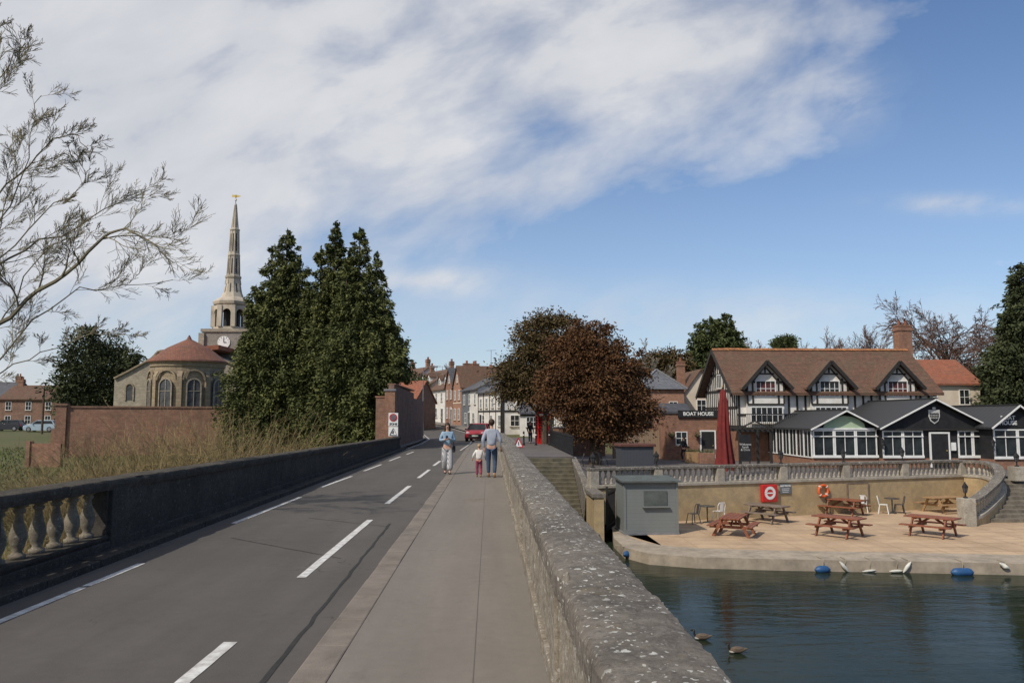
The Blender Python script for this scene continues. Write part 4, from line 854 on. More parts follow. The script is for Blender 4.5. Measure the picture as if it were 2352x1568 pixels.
# ---------------------------------------------------------------- glazed extension
ex=thing('glazed_extension','white framed glazed restaurant extension with three dark gabled roofs','extension',(0,0,-1.3))
wings=[(20.3,24.5,50,59,2.45,3.5,'green'),(24.5,31.35,49.6,58.2,2.5,4.2,'black'),(30.7,33.9,48.2,58,2.6,3.8,'black')]
for i,(x0,x1,y0,y1,he,hr,pm) in enumerate(wings):
    MB().box(x0+.02,x1-.02,y0+.1,y1-.05,0,.62).build('plinth','brick',ex)
    MB().ext([(x0+.06,y0+.14,.62),(x1-.06,y0+.14,.62),(x1-.06,y0+.14,he),((x0+x1)/2,y0+.14,hr-.06),(x0+.06,y0+.14,he)],(0,y1-y0-.3,0)).build('dark_interior','black',ex)
    rf=roof_gable(x0,x1,y0-.35,y1,he,hr,.22,.12).build('roof','extroof',ex)
    MB().box((x0+x1)/2-.10,(x0+x1)/2+.10,y0-.36,y1,hr+.12,hr+.19).build('ridge_cap','extroof',rf)
    xm=(x0+x1)/2; s=(hr-he)/((x1-x0)/2)
    b=MB()
    for sg in(-1,1):
        xe=xm+sg*((x1-x0)/2+.22); b.bar((xe,y0-.37,he-.22*s+.05),(xm,y0-.37,hr+.08),.05,.09)
    b.build('white_verge','wframe',rf)
    if pm=='green': MB().ext([(xm-1.35,y0+.05,he+.02),(xm+1.35,y0+.05,he+.02)]+[(xm+1.35*cos(t),y0+.05,he+.05+.76*sin(t)) for t in(.35,.8,1.2,pi/2,1.94,2.34,2.79)],(0,.06,0)).build('pediment_panel','green',ex); MB().box(x0,x1,y0-.02,y0+.12,he-.06,he+.05).build('beam','wframe',ex)
    else: MB().ext([(x0+.05,y0+.02,he-.12),(x1-.05,y0+.02,he-.12),(x1-.05,y0+.02,he),(xm,y0+.02,hr-.02),(x0+.05,y0+.02,he)],(0,.1,0)).build('pediment_panel','black',ex)
xm=27.93; cz=3.22
sh=MB(); sh.ext([(xm-.36,49.57,cz+.42),(xm-.36,49.57,cz),(xm-.25,49.57,cz-.28),(xm,49.57,cz-.46),(xm+.25,49.57,cz-.28),(xm+.36,49.57,cz),(xm+.36,49.57,cz+.42)],(0,.03,0)); sh.build('crest_shield','chalk',ex)
sh=MB(); sh.ext([(xm-.29,49.555,cz+.2),(xm-.29,49.555,cz),(xm-.2,49.555,cz-.23),(xm,49.555,cz-.37),(xm+.2,49.555,cz-.23),(xm+.29,49.555,cz),(xm+.29,49.555,cz+.2)],(0,.012,0)); sh.build('crest_field','black',ex)
sh=MB()
for k_ in range(3): sh.tube([(xm-.26+.26*q/3,49.548,cz-.12+.1*k_+.03*(q%2)) for q in range(7)],.016,4)
for k_ in range(3): sh.box(xm-.24+.18*k_,xm-.12+.18*k_,49.545,49.56,cz+.25,cz+.35)
sh.ball((xm,49.55,cz+.52),(.13,.03,.08)); sh.build('crest_charges','chalk',ex)
text('BOAT\nHOUSE',.34,'wframe',ex,(31.72,48.18,2.98),bold=.009)
def bays(x0,x1,y,n,z0=.62,z1=2.5):
    w=(x1-x0)/n
    for i in range(n): window(ex,x0+w*(i+.5),z0,w-.02,z1-z0,2,1,y+.08,fw_=.08,sill=False)
bays(20.35,24.45,50,3,z1=2.38); bays(24.6,27.2,49.6,2,z1=2.35); bays(29.4,31.3,49.6,2,z1=2.35); bays(30.8,33.8,48.2,2,z1=2.45)
for i in range(7):
    window(ex,0,.62,1.22,1.8,2,1,loc=(20.3,50.7+i*1.24,.62),rz=-pi/2,fw_=.07,sill=False)
tr=MB()
for a_,b_,c_ in((20.3,24.5,50),(24.6,27.2,49.6),(29.4,31.3,49.6),(30.8,33.8,48.2)): tr.box(a_,b_,c_-.02,c_+.05,1.95,2.01); tr.box(a_,b_,c_-.02,c_+.05,.64,.80)
tr.build('transom','wframe',ex)
door(ex,28.2,.05,1.1,2.1,'black',49.62); MB().box(28.95,29.25,49.6,49.68,1.1,1.6).build('notice','wframe',ex)
MB().box(24.5,31.35,49.5,49.7,2.35,2.46).build('beam','timber',ex)
for x,y_,lb in [(24.5,49.4,'black wall lantern left of the wide gable'),(30.6,48.0,'wall lantern between the wide gable and lettered gable')]: lantern(lb,(x,y_,-.1),1.1,'lanterns on the glazed extension')
q=PZ(1246,1019,-.12); t=thing('telephone_box','red cast iron telephone box on the pavement left of the copper tree','telephone box',(q.x,q.y,-.12),rad(8))
b=MB(); b.box(-.46,.46,-.46,.46,0,.18)
for sx in(-1,1):
    for sy in(-1,1): b.box(sx*.4-.06,sx*.4+.06,sy*.4-.06,sy*.4+.06,.18,2.05)
b.box(-.46,.46,-.46,.46,2.05,2.3); 
for a_ in(0,1,2,3):
    for z in np.arange(.45,2.0,.2):
        if a_%2: b.box(-.4,.4,(.42 if a_==1 else -.44),(.44 if a_==1 else -.42),z,z+.03)
        else: b.box((.42 if a_==0 else -.44),(.44 if a_==0 else -.42),-.4,.4,z,z+.03)
    for u in(-.2,.2):
        if a_%2: b.box(u-.015,u+.015,(.421 if a_==1 else -.441),(.441 if a_==1 else -.421),.3,2.05)
b.box(-.4,.4,-.43,.43,.18,.4); b.build('frame','red',t); MB().lathe([(.60,2.3),(.60,2.34),(.5,2.42),(.3,2.5),(.05,2.53)],n=4,rot=pi/4).build('roof','red',t)
MB().box(-.38,.38,-.4,.4,.4,2.05).build('pane','glass',t); MB().box(-.33,.33,-.475,-.462,2.12,2.24).build('opal_sign','wframe',t)
for i,px in enumerate((1203,1231,1262)):
    q=PZ(px,1022,-.12); a=thing('bollard',['black bollard left of the telephone box','black bollard in front of the telephone box','black bollard right of the telephone box'][i],'bollard',q,0,'bollards by the telephone box'); MB().lathe([(.09,0),(.09,.12),(.06,.16),(.06,.85),(.08,.88),(.05,.98),(.01,1.0)],n=10).build('shaft','black',a,smooth=True); MB().lathe([(.065,.7),(.065,.78)],n=10).build('band','wframe',a)
q=PZ(1191,1029,-.12); a=thing('pavement_sign','small triangular red and white folding sign past the parapet end','sign',q,rad(10)); a.scale=(.7,.7,.7)
MB().ext([(-.42,0,.1),(.42,0,.1),(0,.12,.95)],(0,.03,0)).build('panel','wframe',a); b=MB(); b.bar((-.42,-.02,.1),(.42,-.02,.1),.04,.1); b.bar((-.42,-.02,.1),(0,.1,.95),.04,.1); b.bar((.42,-.02,.1),(0,.1,.95),.04,.1); b.build('border','signred',a)
MB().bar((0,0,.3),(0,.06,.6),.06,.05).build('mark','black',a)
for s_ in(-.3,.3): MB().bar((s_,.35,0),(s_*.2,.1,.85),.03).build('leg','black',a)
a=thing('sign_post','black post in front of the public house','post',(PY(1151,985,80).x,80,0)); MB().tube([(0,0,0),(0,0,4.3)],.07,8).build('post','black',a); MB().box(-.05,.65,-.03,.03,3.3,4.1).build('hanging_sign','black',a)
# ---------------------------------------------------------------- cars
def car(label,loc,rz_,body,estate=0):
    a=thing('parked_car' if body!='carred' else 'car',label,'car',loc,rz_)
    side=[(-1.95,.35),(-2.0,.6),(-1.93,.92),(-1.2,.98),(1.0,.93),(1.75,.82),(1.98,.62),(1.98,.35),(1.72,.22),(-1.72,.22)]
    v=[];f=[];N=len(side); ys=[-.86,-.8,.8,.86]
    for j,yy in enumerate(ys):
        for x,z in side: k_=1 if j in(1,2) else 0; v.append((x*(1.0 if k_ else .94),yy,z if z<.5 else z+(.02 if k_ else -.05)))
    for j in range(3):
        for i in range(N): f.append((j*N+i,j*N+(i+1)%N,(j+1)*N+(i+1)%N,(j+1)*N+i))
    f+=[tuple(range(N)),tuple(3*N+i for i in range(N-1,-1,-1))]
    MB().add(v,f).build('body',body,a,bevel=.04)
    def cab(x0,x1,x2,x3,z0,z1,wb,wt,name,mt,par):
        return MB().add([(x0,-wb,z0),(x3,-wb,z0),(x3,wb,z0),(x0,wb,z0),(x1,-wt,z1),(x2,-wt,z1),(x2,wt,z1),(x1,wt,z1)],[(0,3,2,1),(4,5,6,7),(0,1,5,4),(1,2,6,5),(2,3,7,6),(3,0,4,7)]).build(name,mt,par,bevel=.03)
    cab(-1.8,-1.45,.35,1.1,.93,1.42,.78,.62,'windows','glass',a); cab(-1.52,-1.42,.32,.42,1.40,1.47,.66,.60,'roof',body,a)
    p=MB()
    for sy in(-1,1): 
        p.bar((1.08,sy*.78,.94),(.36,sy*.64,1.43),.07); p.bar((-1.8,sy*.79,.93),(-1.46,sy*.65,1.43),.10); p.bar((-.3,sy*.80,.93),(-.3,sy*.645,1.43),.06)
    p.build('pillars',body,a)
    for x in(-1.25,1.25):
        for sy in(-1,1):
            w_=MB().lathe([(.2,-.1),(.31,-.1),(.32,0),(.31,.1),(.2,.1)],n=18).build('wheel','tyre',a,loc=(x,sy*.78,.32)); w_.rotation_euler=(pi/2,0,0)
            MB().lathe([(.2,-.105),(.2,.105)],n=14).build('rim','rim',w_)
    for sy in(-1,1):
        MB().ball((1.86,sy*.62,.70),(.12,.17,.08)).build('headlight','lamp',a); MB().box(-2.0,-1.92,sy*.7-.1,sy*.7+.1,.65,.88).build('tail_light','signred',a); MB().ball((.75,sy*.95,.98),(.08,.1,.07)).build('wing_mirror',body,a)
    MB().box(1.985,2.0,-.26,.26,.42,.53).build('number_plate','plate',a); MB().box(1.95,1.99,-.55,.55,.3,.6).build('grille','black',a); return a
q=PZ(1098,1014,-.1); car('dark red hatchback driving toward the bridge with headlights facing us',(q.x,q.y+2,-.1),rad(-97),'carred')
q=PY(96,990,105); car('pale blue hatchback parked at the far left beyond the meadow',(q.x,105,0.0),rad(185),'carblue'); q=PY(18,988,108); car('black car parked behind the pale blue one at the left edge',(q.x,108,0.05),rad(182),'cardark')
# ---------------------------------------------------------------- foliage
def qmesh(name,V,mt,parent):
    N=len(V)//4; me=bpy.data.meshes.new(name); me.vertices.add(4*N); me.vertices.foreach_set('co',V.astype(np.float32).ravel()); me.loops.add(4*N); me.loops.foreach_set('vertex_index',np.arange(4*N,dtype=np.int32))
    me.polygons.add(N); me.polygons.foreach_set('loop_start',np.arange(0,4*N,4,dtype=np.int32)); me.polygons.foreach_set('loop_total',np.full(N,4,dtype=np.int32)); me.update(calc_edges=True)
    me.materials.append(m[mt]); o=bpy.data.objects.new(name,me); COL.objects.link(o); o.parent=parent; return o
def nrm(a): return a/np.maximum(1e-6,np.linalg.norm(a,axis=1,keepdims=True))
def leafq(C,D,L,W):
    n=len(C); D=nrm(D); S=nrm(np.cross(D,rng.normal(size=(n,3)))); L=L*rng.uniform(.6,1.4,(n,1)); W=W*rng.uniform(.6,1.4,(n,1))
    V=np.empty((n,4,3)); V[:,0]=C-D*L/2; V[:,1]=C+S*W/2; V[:,2]=C+D*L/2; V[:,3]=C-S*W/2; return V.reshape(-1,3)
def conifer(name,label,base,h,R,mt,ns=1100,per=34,L=.32,Wd=.11,leaders=((0,0,1,1),),low=.04,shape=.8,rise=.35,group=None,cat='tree',keep=None,rag=.6,tight=1.0):
    a=thing(name,label,cat,base,0,group); tr=MB(); Cs=[];Ds=[]
    for lx,ly,lh,lr in leaders:
        H=h*lh; tr.tube([(lx*.3,ly*.3,-.5),(lx*.8,ly*.8,H*.3),(lx,ly,H*.97)],[.3*h/15,.2*h/15,.03],8)
        n=int(ns*lr*lr*lh); t=1-(rng.uniform(0,1,n)**.62)*(1-low); t=np.clip(t,low,.99); az=rng.uniform(0,2*pi,n)
        lob=np.array([noise.noise(Vector((cos(A_)*1.6+lx,sin(A_)*1.6+ly,T_*H*.34)))+.5*noise.noise(Vector((cos(A_)*3+lx,sin(A_)*3+ly,T_*H*.9))) for A_,T_ in zip(az,t)])
        r=R*lr*np.minimum((1-t)**shape*1.12,.6+t*2.0)*(1+rag*lob)*(rng.uniform(.6,1.0,n)+.35*rng.uniform(0,1,n)**4)+.10
        for i in range(n):
            s=rng.uniform(.2,1,per)**.6; rr=r[i]*s; z=t[i]*H+rise*rr*.8*s-(.30*rr if low<.2 else 0)
            sc=(.04+.19*(1.1-s)*min(1.6,r[i]))*tight; C=np.stack([lx+rr*cos(az[i]),ly+rr*sin(az[i]),z],1)+rng.normal(size=(per,3))*sc[:,None]*np.array([1,1,1.1])
            C[:,2]-=.12*np.abs(rng.normal(size=per))*s*min(2,r[i])
            Cs.append(C); D=np.tile([cos(az[i]),sin(az[i]),.1],(per,1))+rng.normal(size=(per,3))*.5; D[:,2]-=.45; Ds.append(D)
        k=50; zt=np.linspace(H*.94,H*1.0,k); Cs.append(np.stack([np.full(k,lx),np.full(k,ly),zt],1)+rng.normal(size=(k,3))*.10*(1-(np.arange(k)/k))[:,None]); Ds.append(np.tile([0,0,1.],(k,1))+rng.normal(size=(k,3))*.4)
    C=np.concatenate(Cs); D=np.concatenate(Ds)
    if keep: k=keep(C); C=C[k]; D=D[k]
    tr.build('trunk','bark',a); qmesh('crown',leafq(C,D,L,Wd),mt,a); return a
def at(px,Y,x=None): q=PY(px,950,Y); return (q.x,Y,gz(q.x,Y))
conifer('cypress_tree','tall broad cypress left of the pair, hiding the right side of the church',at(636,58),16.6,2.6,'cyp',1250,40,L=.28,Wd=.10,leaders=((.4,0,1,.92),(-.8,.5,.93,.74),(1.5,-.4,.88,.72),(-1.6,-.6,.74,.78),(-.3,-.9,.78,.8),(2.2,.2,.72,.78),(-2.1,.3,.52,.76),(2.5,-.3,.5,.85)),shape=.56,rag=.85)
conifer('cypress_tree','slim tall cypress in the middle with the highest tip',at(762,57),17.0,2.1,'cyp',1200,40,L=.28,Wd=.10,leaders=((0,0,1,.92),(-1.1,.4,.9,.76),(.9,.5,.88,.72),(-.4,-.7,.74,.9),(-1.6,-.2,.68,.85)),shape=.56,rag=.85)
tb_=at(832,55)
conifer('cypress_tree','large cypress at the right with drooping branches over the brick wall',tb_,16.2,2.75,'cyp',1200,40,L=.28,Wd=.10,leaders=((-.4,0,1,.87),(.8,.4,.9,.70),(1.5,-.8,.72,.82),(-1.2,-.4,.84,.74),(.2,-1,.76,.8),(1.9,.3,.6,.80),(-1.5,-.3,.55,.8)),shape=.57,rag=.85,
 keep=lambda C:~((C[:,0]+tb_[0]>-6.5)&(C[:,2]+tb_[2]<4.4+.3*np.sin(C[:,1]*2)))&~((C[:,0]+tb_[0]>-7.3)&(C[:,1]+tb_[1]<52.5)&(C[:,2]+tb_[2]<3.3)))
def broad(name,label,base,h,crowns,mt,ncl=200,per=110,cl=.8,L=.28,Wd=.13,trunk=.3,flat=.55,group=None,droop=0.):
    a=thing(name,label,'tree',base,0,group); tr=MB(); Cs=[];Ds=[]; zc=min(c[2]-c[5]*.4 for c in crowns)
    tr.tube([(0,0,-.4),(.05,0,zc*.5),(-.05,.05,zc),(0,0,h*.85)],[trunk*1.2,trunk,trunk*.8,.05],9)
    tot=sum(c[3]*c[4]*c[5] for c in crowns)**1
    for (x,y_,z,rx,ry,rz_) in crowns:
        n=max(8,int(ncl*(rx*ry*rz_)/tot)); d=nrm(rng.normal(size=(n,3))); rr=rng.uniform(.25,1,n)**.4*(.85+.3*rng.uniform(0,1,n)**2)
        P=np.array([x,y_,z])+d*rr[:,None]*np.array([rx,ry,rz_])
        for p in P[:max(6,n//6)]: q=Vector(p); tr.tube([(0,0,max(.5,q.z*.45)),((q.x)*.5,(q.y)*.5,q.z*.75),q],[trunk*.28,trunk*.16,.02],4)
        for p in P:
            c=cl*rng.uniform(.5,1.3); v=rng.normal(size=(per,3))*np.array([c*.5,c*.5,c*.5*flat]); C=p+v; out_=p-np.array([x,y_,z]); C[:,2]-=droop*np.linalg.norm(v[:,:2],axis=1)
            Cs.append(C); Ds.append(nrm(v)+.4*out_/np.linalg.norm(out_)+rng.normal(size=(per,3))*.5+np.array([0,0,-droop]))
    tr.build('trunk','bark',a); qmesh('crown',leafq(np.concatenate(Cs),np.concatenate(Ds),L,Wd),mt,a); return a
q=at(1366,54); broad('copper_tree','large copper brown evergreen tree on the terrace beside the steps',(q[0],54,-1.3),10.6,[(-.4,0,5.2,3.3,3,2.3),(-1.0,0,7.7,1.9,2.0,1.8),(1.1,0,7.2,1.9,2.1,1.8),(1.9,0,4.4,2.1,2.2,1.5),(-2.6,.3,5.4,1.6,2,1.2),(-1.1,0,9.4,.9,1.0,.8),(.3,0,9.2,.8,1,.9),(-.1,-.5,3.1,2.0,2.2,1.1),(1.6,-.4,3.0,1.8,2,.9),(-.3,-.6,6.3,2.5,1.6,2.2),(3.1,0,3.7,1.1,1.4,.9),(2.5,.2,6.1,1.2,1.2,.8),(.5,-.3,2.3,1.9,1.8,.7),(-2.1,0,8.2,.8,.8,.7)],'yewb',600,140,.85,.23,.09,.42,.5,droop=.5)
q=at(1250,60); broad('olive_tree','olive brown evergreen behind and left of the copper tree',(q[0],60,-.3),10.2,[(-.2,0,5.8,2.9,2.5,2.3),(-.6,0,8.1,1.6,1.8,1.7),(1.2,0,8.6,1.5,1.8,1.5),(-2.1,0,5.0,1.5,1.8,1.8),(.2,-.3,4.8,2.2,2,1.2),(.2,0,9.6,.8,.9,.7)],'yewg',380,130,.85,.24,.095,.3,.6,droop=.35)
q=at(222,95); broad('evergreen_tree','dark spreading evergreen tree left of the church',q,13.2,[(0,0,7,5.0,4,3.6),(-.8,0,10.6,3,3,2.2),(-2.4,0,4,2.7,3,3),(2.5,0,5,2.4,3,3),(3.2,0,9,1.8,2,1.3),(1,0,3.0,3.5,3,2.4)],'dark',300,90,1.3,.42,.18,.4,.7)
conifer('conifer','dark green conical tree behind the timber framed pub',at(1655,112),16.0,5.2,'conif',1300,28,L=.5,Wd=.2,leaders=((-1.2,0,.95,.9),(.9,0,.98,.8),(2.6,1,.84,.7),(-2.6,0,.84,.6)),shape=.42,low=.1)
q=PY(2330,900,64); conifer('conifer','tall dark conifer at the right edge of the view',(q.x+.6,64,-1),15.6,3.5,'dark',1500,34,L=.34,Wd=.13,leaders=((0.6,0,1,1),(-.9,0,.76,.8),(-1.6,-.5,.55,.75)),shape=.55,rag=.8)
broad('round_bush','small rounded green treetop above the pub roof',at(1808,118),13.0,[(0,0,11.6,1.6,1.5,1.4)],'conif',50,90,.9,.4,.18,.2)
broad('evergreen_tree','dark green bushy tree between copper tree and conical tree',at(1535,105),11,[(0,0,7.6,3.2,2.5,2.6),(-2.5,0,6.6,2.0,2,2.0)],'yewg',130,90,1.2,.42,.18,.3)
broad('evergreen_tree','small dark tree behind the brick wall at the bridge end',at(948,98),6.8,[(0,0,5.2,1.6,1.6,1.6)],'conif',40,90,.8,.35,.15,.2)
for i,(px,Y,h_,w_) in enumerate([(1740,135,11.5,3.5),(1870,140,11.5,4),(2240,100,8,4),(2120,110,9,4)]):
    broad('hedge_tree',['low bushy treetops just right of the conical tree','line of bushy treetops above the pub ridge','bushy tree behind the red roofed house at its right','bushy tree behind the chimney of the pub'][i],at(px,Y),h_,[(0,0,h_-2.5,w_,3,2.2)],'yewg',90,80,1.2,.45,.18,.25)
def rv(s): return Vector((random.gauss(0,s),random.gauss(0,s),random.gauss(0,s)))
def grow(mb,p,d,L,r,depth,upb=.06,wob=.16,kids=6,ns=5,minr=.006,ang=.75,sh=.55,t0=.2):
    pts=[p.copy()]; rs=[r]
    for i in range(ns):
        d=(d+rv(wob)+Vector((0,0,upb))).normalized(); p=p+d*(L/ns); pts.append(p.copy()); rs.append(max(minr,r*(1-.8*(i+1)/ns)))
    mb.tube(pts,rs,6 if r>.04 else (4 if r>.015 else 3),cap=False)
    if depth>0: spawn(mb,pts,rs,L,depth,upb,wob,kids,ns,minr,ang,sh,t0)
def spawn(mb,pts,rs,L,depth,upb,wob,kids,ns,minr,ang,sh,t0=.2):
    n=len(pts)-1
    for k in range(kids):
        s=(t0+(1-t0)*(k+random.random())/kids)*n; i=min(n-1,int(s)); f=s-i; p=pts[i].lerp(pts[i+1],f); d=(pts[i+1]-pts[i]).normalized(); r=rs[i]+(rs[i+1]-rs[i])*f
        q=rv(1); q=(q-d*q.dot(d)).normalized(); nd=(d*cos(ang)+q*sin(ang)).normalized()
        grow(mb,p,nd,L*sh*U(.6,1.15)*(1-.35*s/n),max(minr,r*.55),depth-1,upb,wob,max(2,kids-1),max(3,ns-1),minr,ang*.9,sh)
bt=thing('bare_tree','leafless tree at the left edge reaching twiggy branches over the meadow','tree',(-11.5,15,-2.6))
tb=MB(); bb=MB(); O=Vector((-11.5,15,-2.6))
tb.tube([Vector((0,0,-.5)),Vector((.2,0,2.5)),Vector((.1,.2,5)),Vector((.6,0,8)),Vector((.9,.2,11))],[.34,.26,.2,.13,.04],10)
limbs=[([(-170,900),(-40,775),(60,690),(150,622),(230,555),(290,522),(350,545),(400,580)],15,14,.055,.42),([(-170,800),(-60,640),(60,575),(180,512),(270,465),(345,430)],15,16,.030,.40),
 ([(-160,640),(-40,480),(40,400),(110,335),(170,305),(210,330)],15,14.5,.024,.42),([(-140,450),(-30,300),(0,190),(25,120),(70,100)],15,13.5,.022,.40),([(-170,900),(-30,850),(80,740),(180,670),(280,655),(390,645)],15,16.5,.024,.38),
 ([(-100,300),(-20,130),(0,40),(10,-60)],15,14,.018,.35),([(-170,960),(-40,880),(40,840),(120,790),(220,765),(300,770)],15,15.5,.018,.36),([(-150,760),(-30,560),(20,470),(60,370),(60,280),(90,220)],15,15.8,.02,.36),([(-150,700),(0,600),(100,490),(180,430),(215,395)],15,15,.02,.38),
 ([(-150,860),(-60,700),(0,520),(30,400),(20,300)],15,15.3,.018,.34),([(-150,900),(-20,760),(60,640),(120,560),(190,530)],15,14.7,.018,.34)]
for pl_,ya,yb,r0,lf in limbs:
    n=len(pl_); pts=[PY(a,b,ya+(yb-ya)*i/(n-1))-O+rv(.04) for i,(a,b) in enumerate(pl_)]; rs=[max(.007,r0*(1-.88*i/(n-1))) for i in range(n)]
    fine=[];fr=[]
    for i in range(n-1):
        for k in range(3): fine.append(pts[i].lerp(pts[i+1],k/3)+rv(.03)); fr.append(rs[i]+(rs[i+1]-rs[i])*k/3)
    fine.append(pts[-1]); fr.append(rs[-1]); bb.tube(fine,fr,6,cap=False)
    L=sum((a-b).length for a,b in zip(pts,pts[1:]))
    spawn(bb,fine,fr,L*lf,3,.07,.15,11,5,.0036,.62,.55,.22)
tb.build('trunk','barkl',bt,smooth=True); bb.build('branches','branchp',bt)
def bare(label,base,h,mt,depth=3,kids=8,upb=.08,wob=.15,minr=.02,spr=.7,group=None,nl=7):
    a=thing('bare_tree',label,'tree',base,0,group); t=MB(); b=MB(); t.tube([(0,0,-.5),(0,0,h*.3),(.1,0,h*.6)],[h*.022,h*.016,h*.01],7); t.build('trunk','bark',a)
    for k in range(nl): az=k*2*pi/nl+U(-.3,.3); z=h*U(.22,.5); grow(b,Vector((0,0,z)),Vector((cos(az)*spr,sin(az)*spr,1)).normalized(),h*.5,h*.008,depth,upb,wob,kids,5,minr,.6)
    b.build('branches',mt,a); return a
bare('tall bare weeping tree behind the right end of the pub roof',at(2180,92),16.5,'twigred',3,9,-.08,.18,.019,.60,nl=14)
bare('pale leafless tree between copper tree and conical tree',at(1472,95),10.5,'twigpale',3,7,.05,.2,.018,1.0)
for i,(px,Y,h_) in enumerate([(1900,150,15),(1960,145,14.5),(2030,140,15.5),(1780,150,14),(1700,140,13),(2330,110,10),(1045,160,10)]):
    bare(['leafless treetop above the middle dormer','leafless treetop right of the middle dormer','leafless treetop just left of the pub chimney','leafless treetop left of the middle dormer','leafless treetop by the conical tree','leafless tree behind the right-hand conifer','faint leafless tree above the street roofs'][i],at(px,Y),h_,'twigred',2,10,.06,.18,.028,.8,nl=11)
def shrub(label,px,Y,h_,w_,n=260,mt='scrub'):
    q=at(px,Y); a=thing('willow_shrub',label,'shrub',q,0,'leafless willow scrub in the meadow'); b=MB()
    for i in range(n):
        az=U(0,2*pi); r0=U(0,.5)*w_; p=Vector((cos(az)*r0,sin(az)*r0,-.1)); d=Vector((cos(az)*U(.05,.8),sin(az)*U(.05,.8),1)).normalized(); L=h_*U(.3,.95)*(1 if random.random()<.85 else 1.22); pts=[p.copy()]
        for k in range(4): d=(d+rv(.12)+Vector((cos(az),sin(az),0))*.06).normalized(); p=p+d*L/4; pts.append(p.copy())
        b.tube(pts,[.010,.0085,.007,.0055,.004],3,cap=False)
        for k in range(9):
            s=U(.5,3.9); j=int(s); c=pts[j].lerp(pts[j+1],s-j); dd=(d+rv(.7)).normalized(); l=U(.25,.8); b.tube([c,c+dd*l*.5,c+(dd+rv(.35))*l],[.005,.004,.003],3,cap=False)
    b.build('stems',mt,a)
for i,(px,Y,h_,w_) in enumerate([(150,27,3.3,2.2),(235,25,4.0,2.4),(320,27,4.5,2.6),(410,29,5.0,2.8),(490,28,4.8,2.8),(570,31,5.3,2.8),(95,32,2.5,1.9),(200,35,3.5,2.8),(300,37,3.8,3.2),(400,38,4.3,3.2),(480,37,4.2,3.0),(640,34,4.2,2.6),(550,40,4.2,3.0),(700,38,3.0,2.2),(35,21,1.5,1.3),(360,22,2.8,2.0),(270,20,2.1,1.7)]):
    shrub(['willow scrub left of centre in the meadow','willow scrub below the long brick wall','tangled scrub in front of the church','highest arching scrub in front of the church apse','scrub just right of the apse','scrub at the foot of the left cypress','low scrub near the left wall pier','scrub behind the leftmost clumps','scrub midway to the brick wall','back row scrub under the apse','back row scrub under the tower','scrub beneath the cypress by the parapet','back row scrub against the left cypress','rightmost low scrub beneath the cypresses','short scrub seen over the baluster opening','front scrub nearest the parapet middle','front low scrub nearest the parapet'][i],px,Y,h_,w_,210 if Y<32 else 190)
N=55000; X=rng.uniform(-70,-6.5,N); Yy=18+rng.uniform(0,1,N)**1.5*50; Z=np.array([gz(a,b) for a,b in zip(X,Yy)]); C=np.stack([X,Yy,Z+.06],1); D=rng.normal(size=(N,3))*.5+np.array([0,0,.8])
o=qmesh('grass',leafq(C,D,.26,.06),'blade',None); o['kind']='stuff'
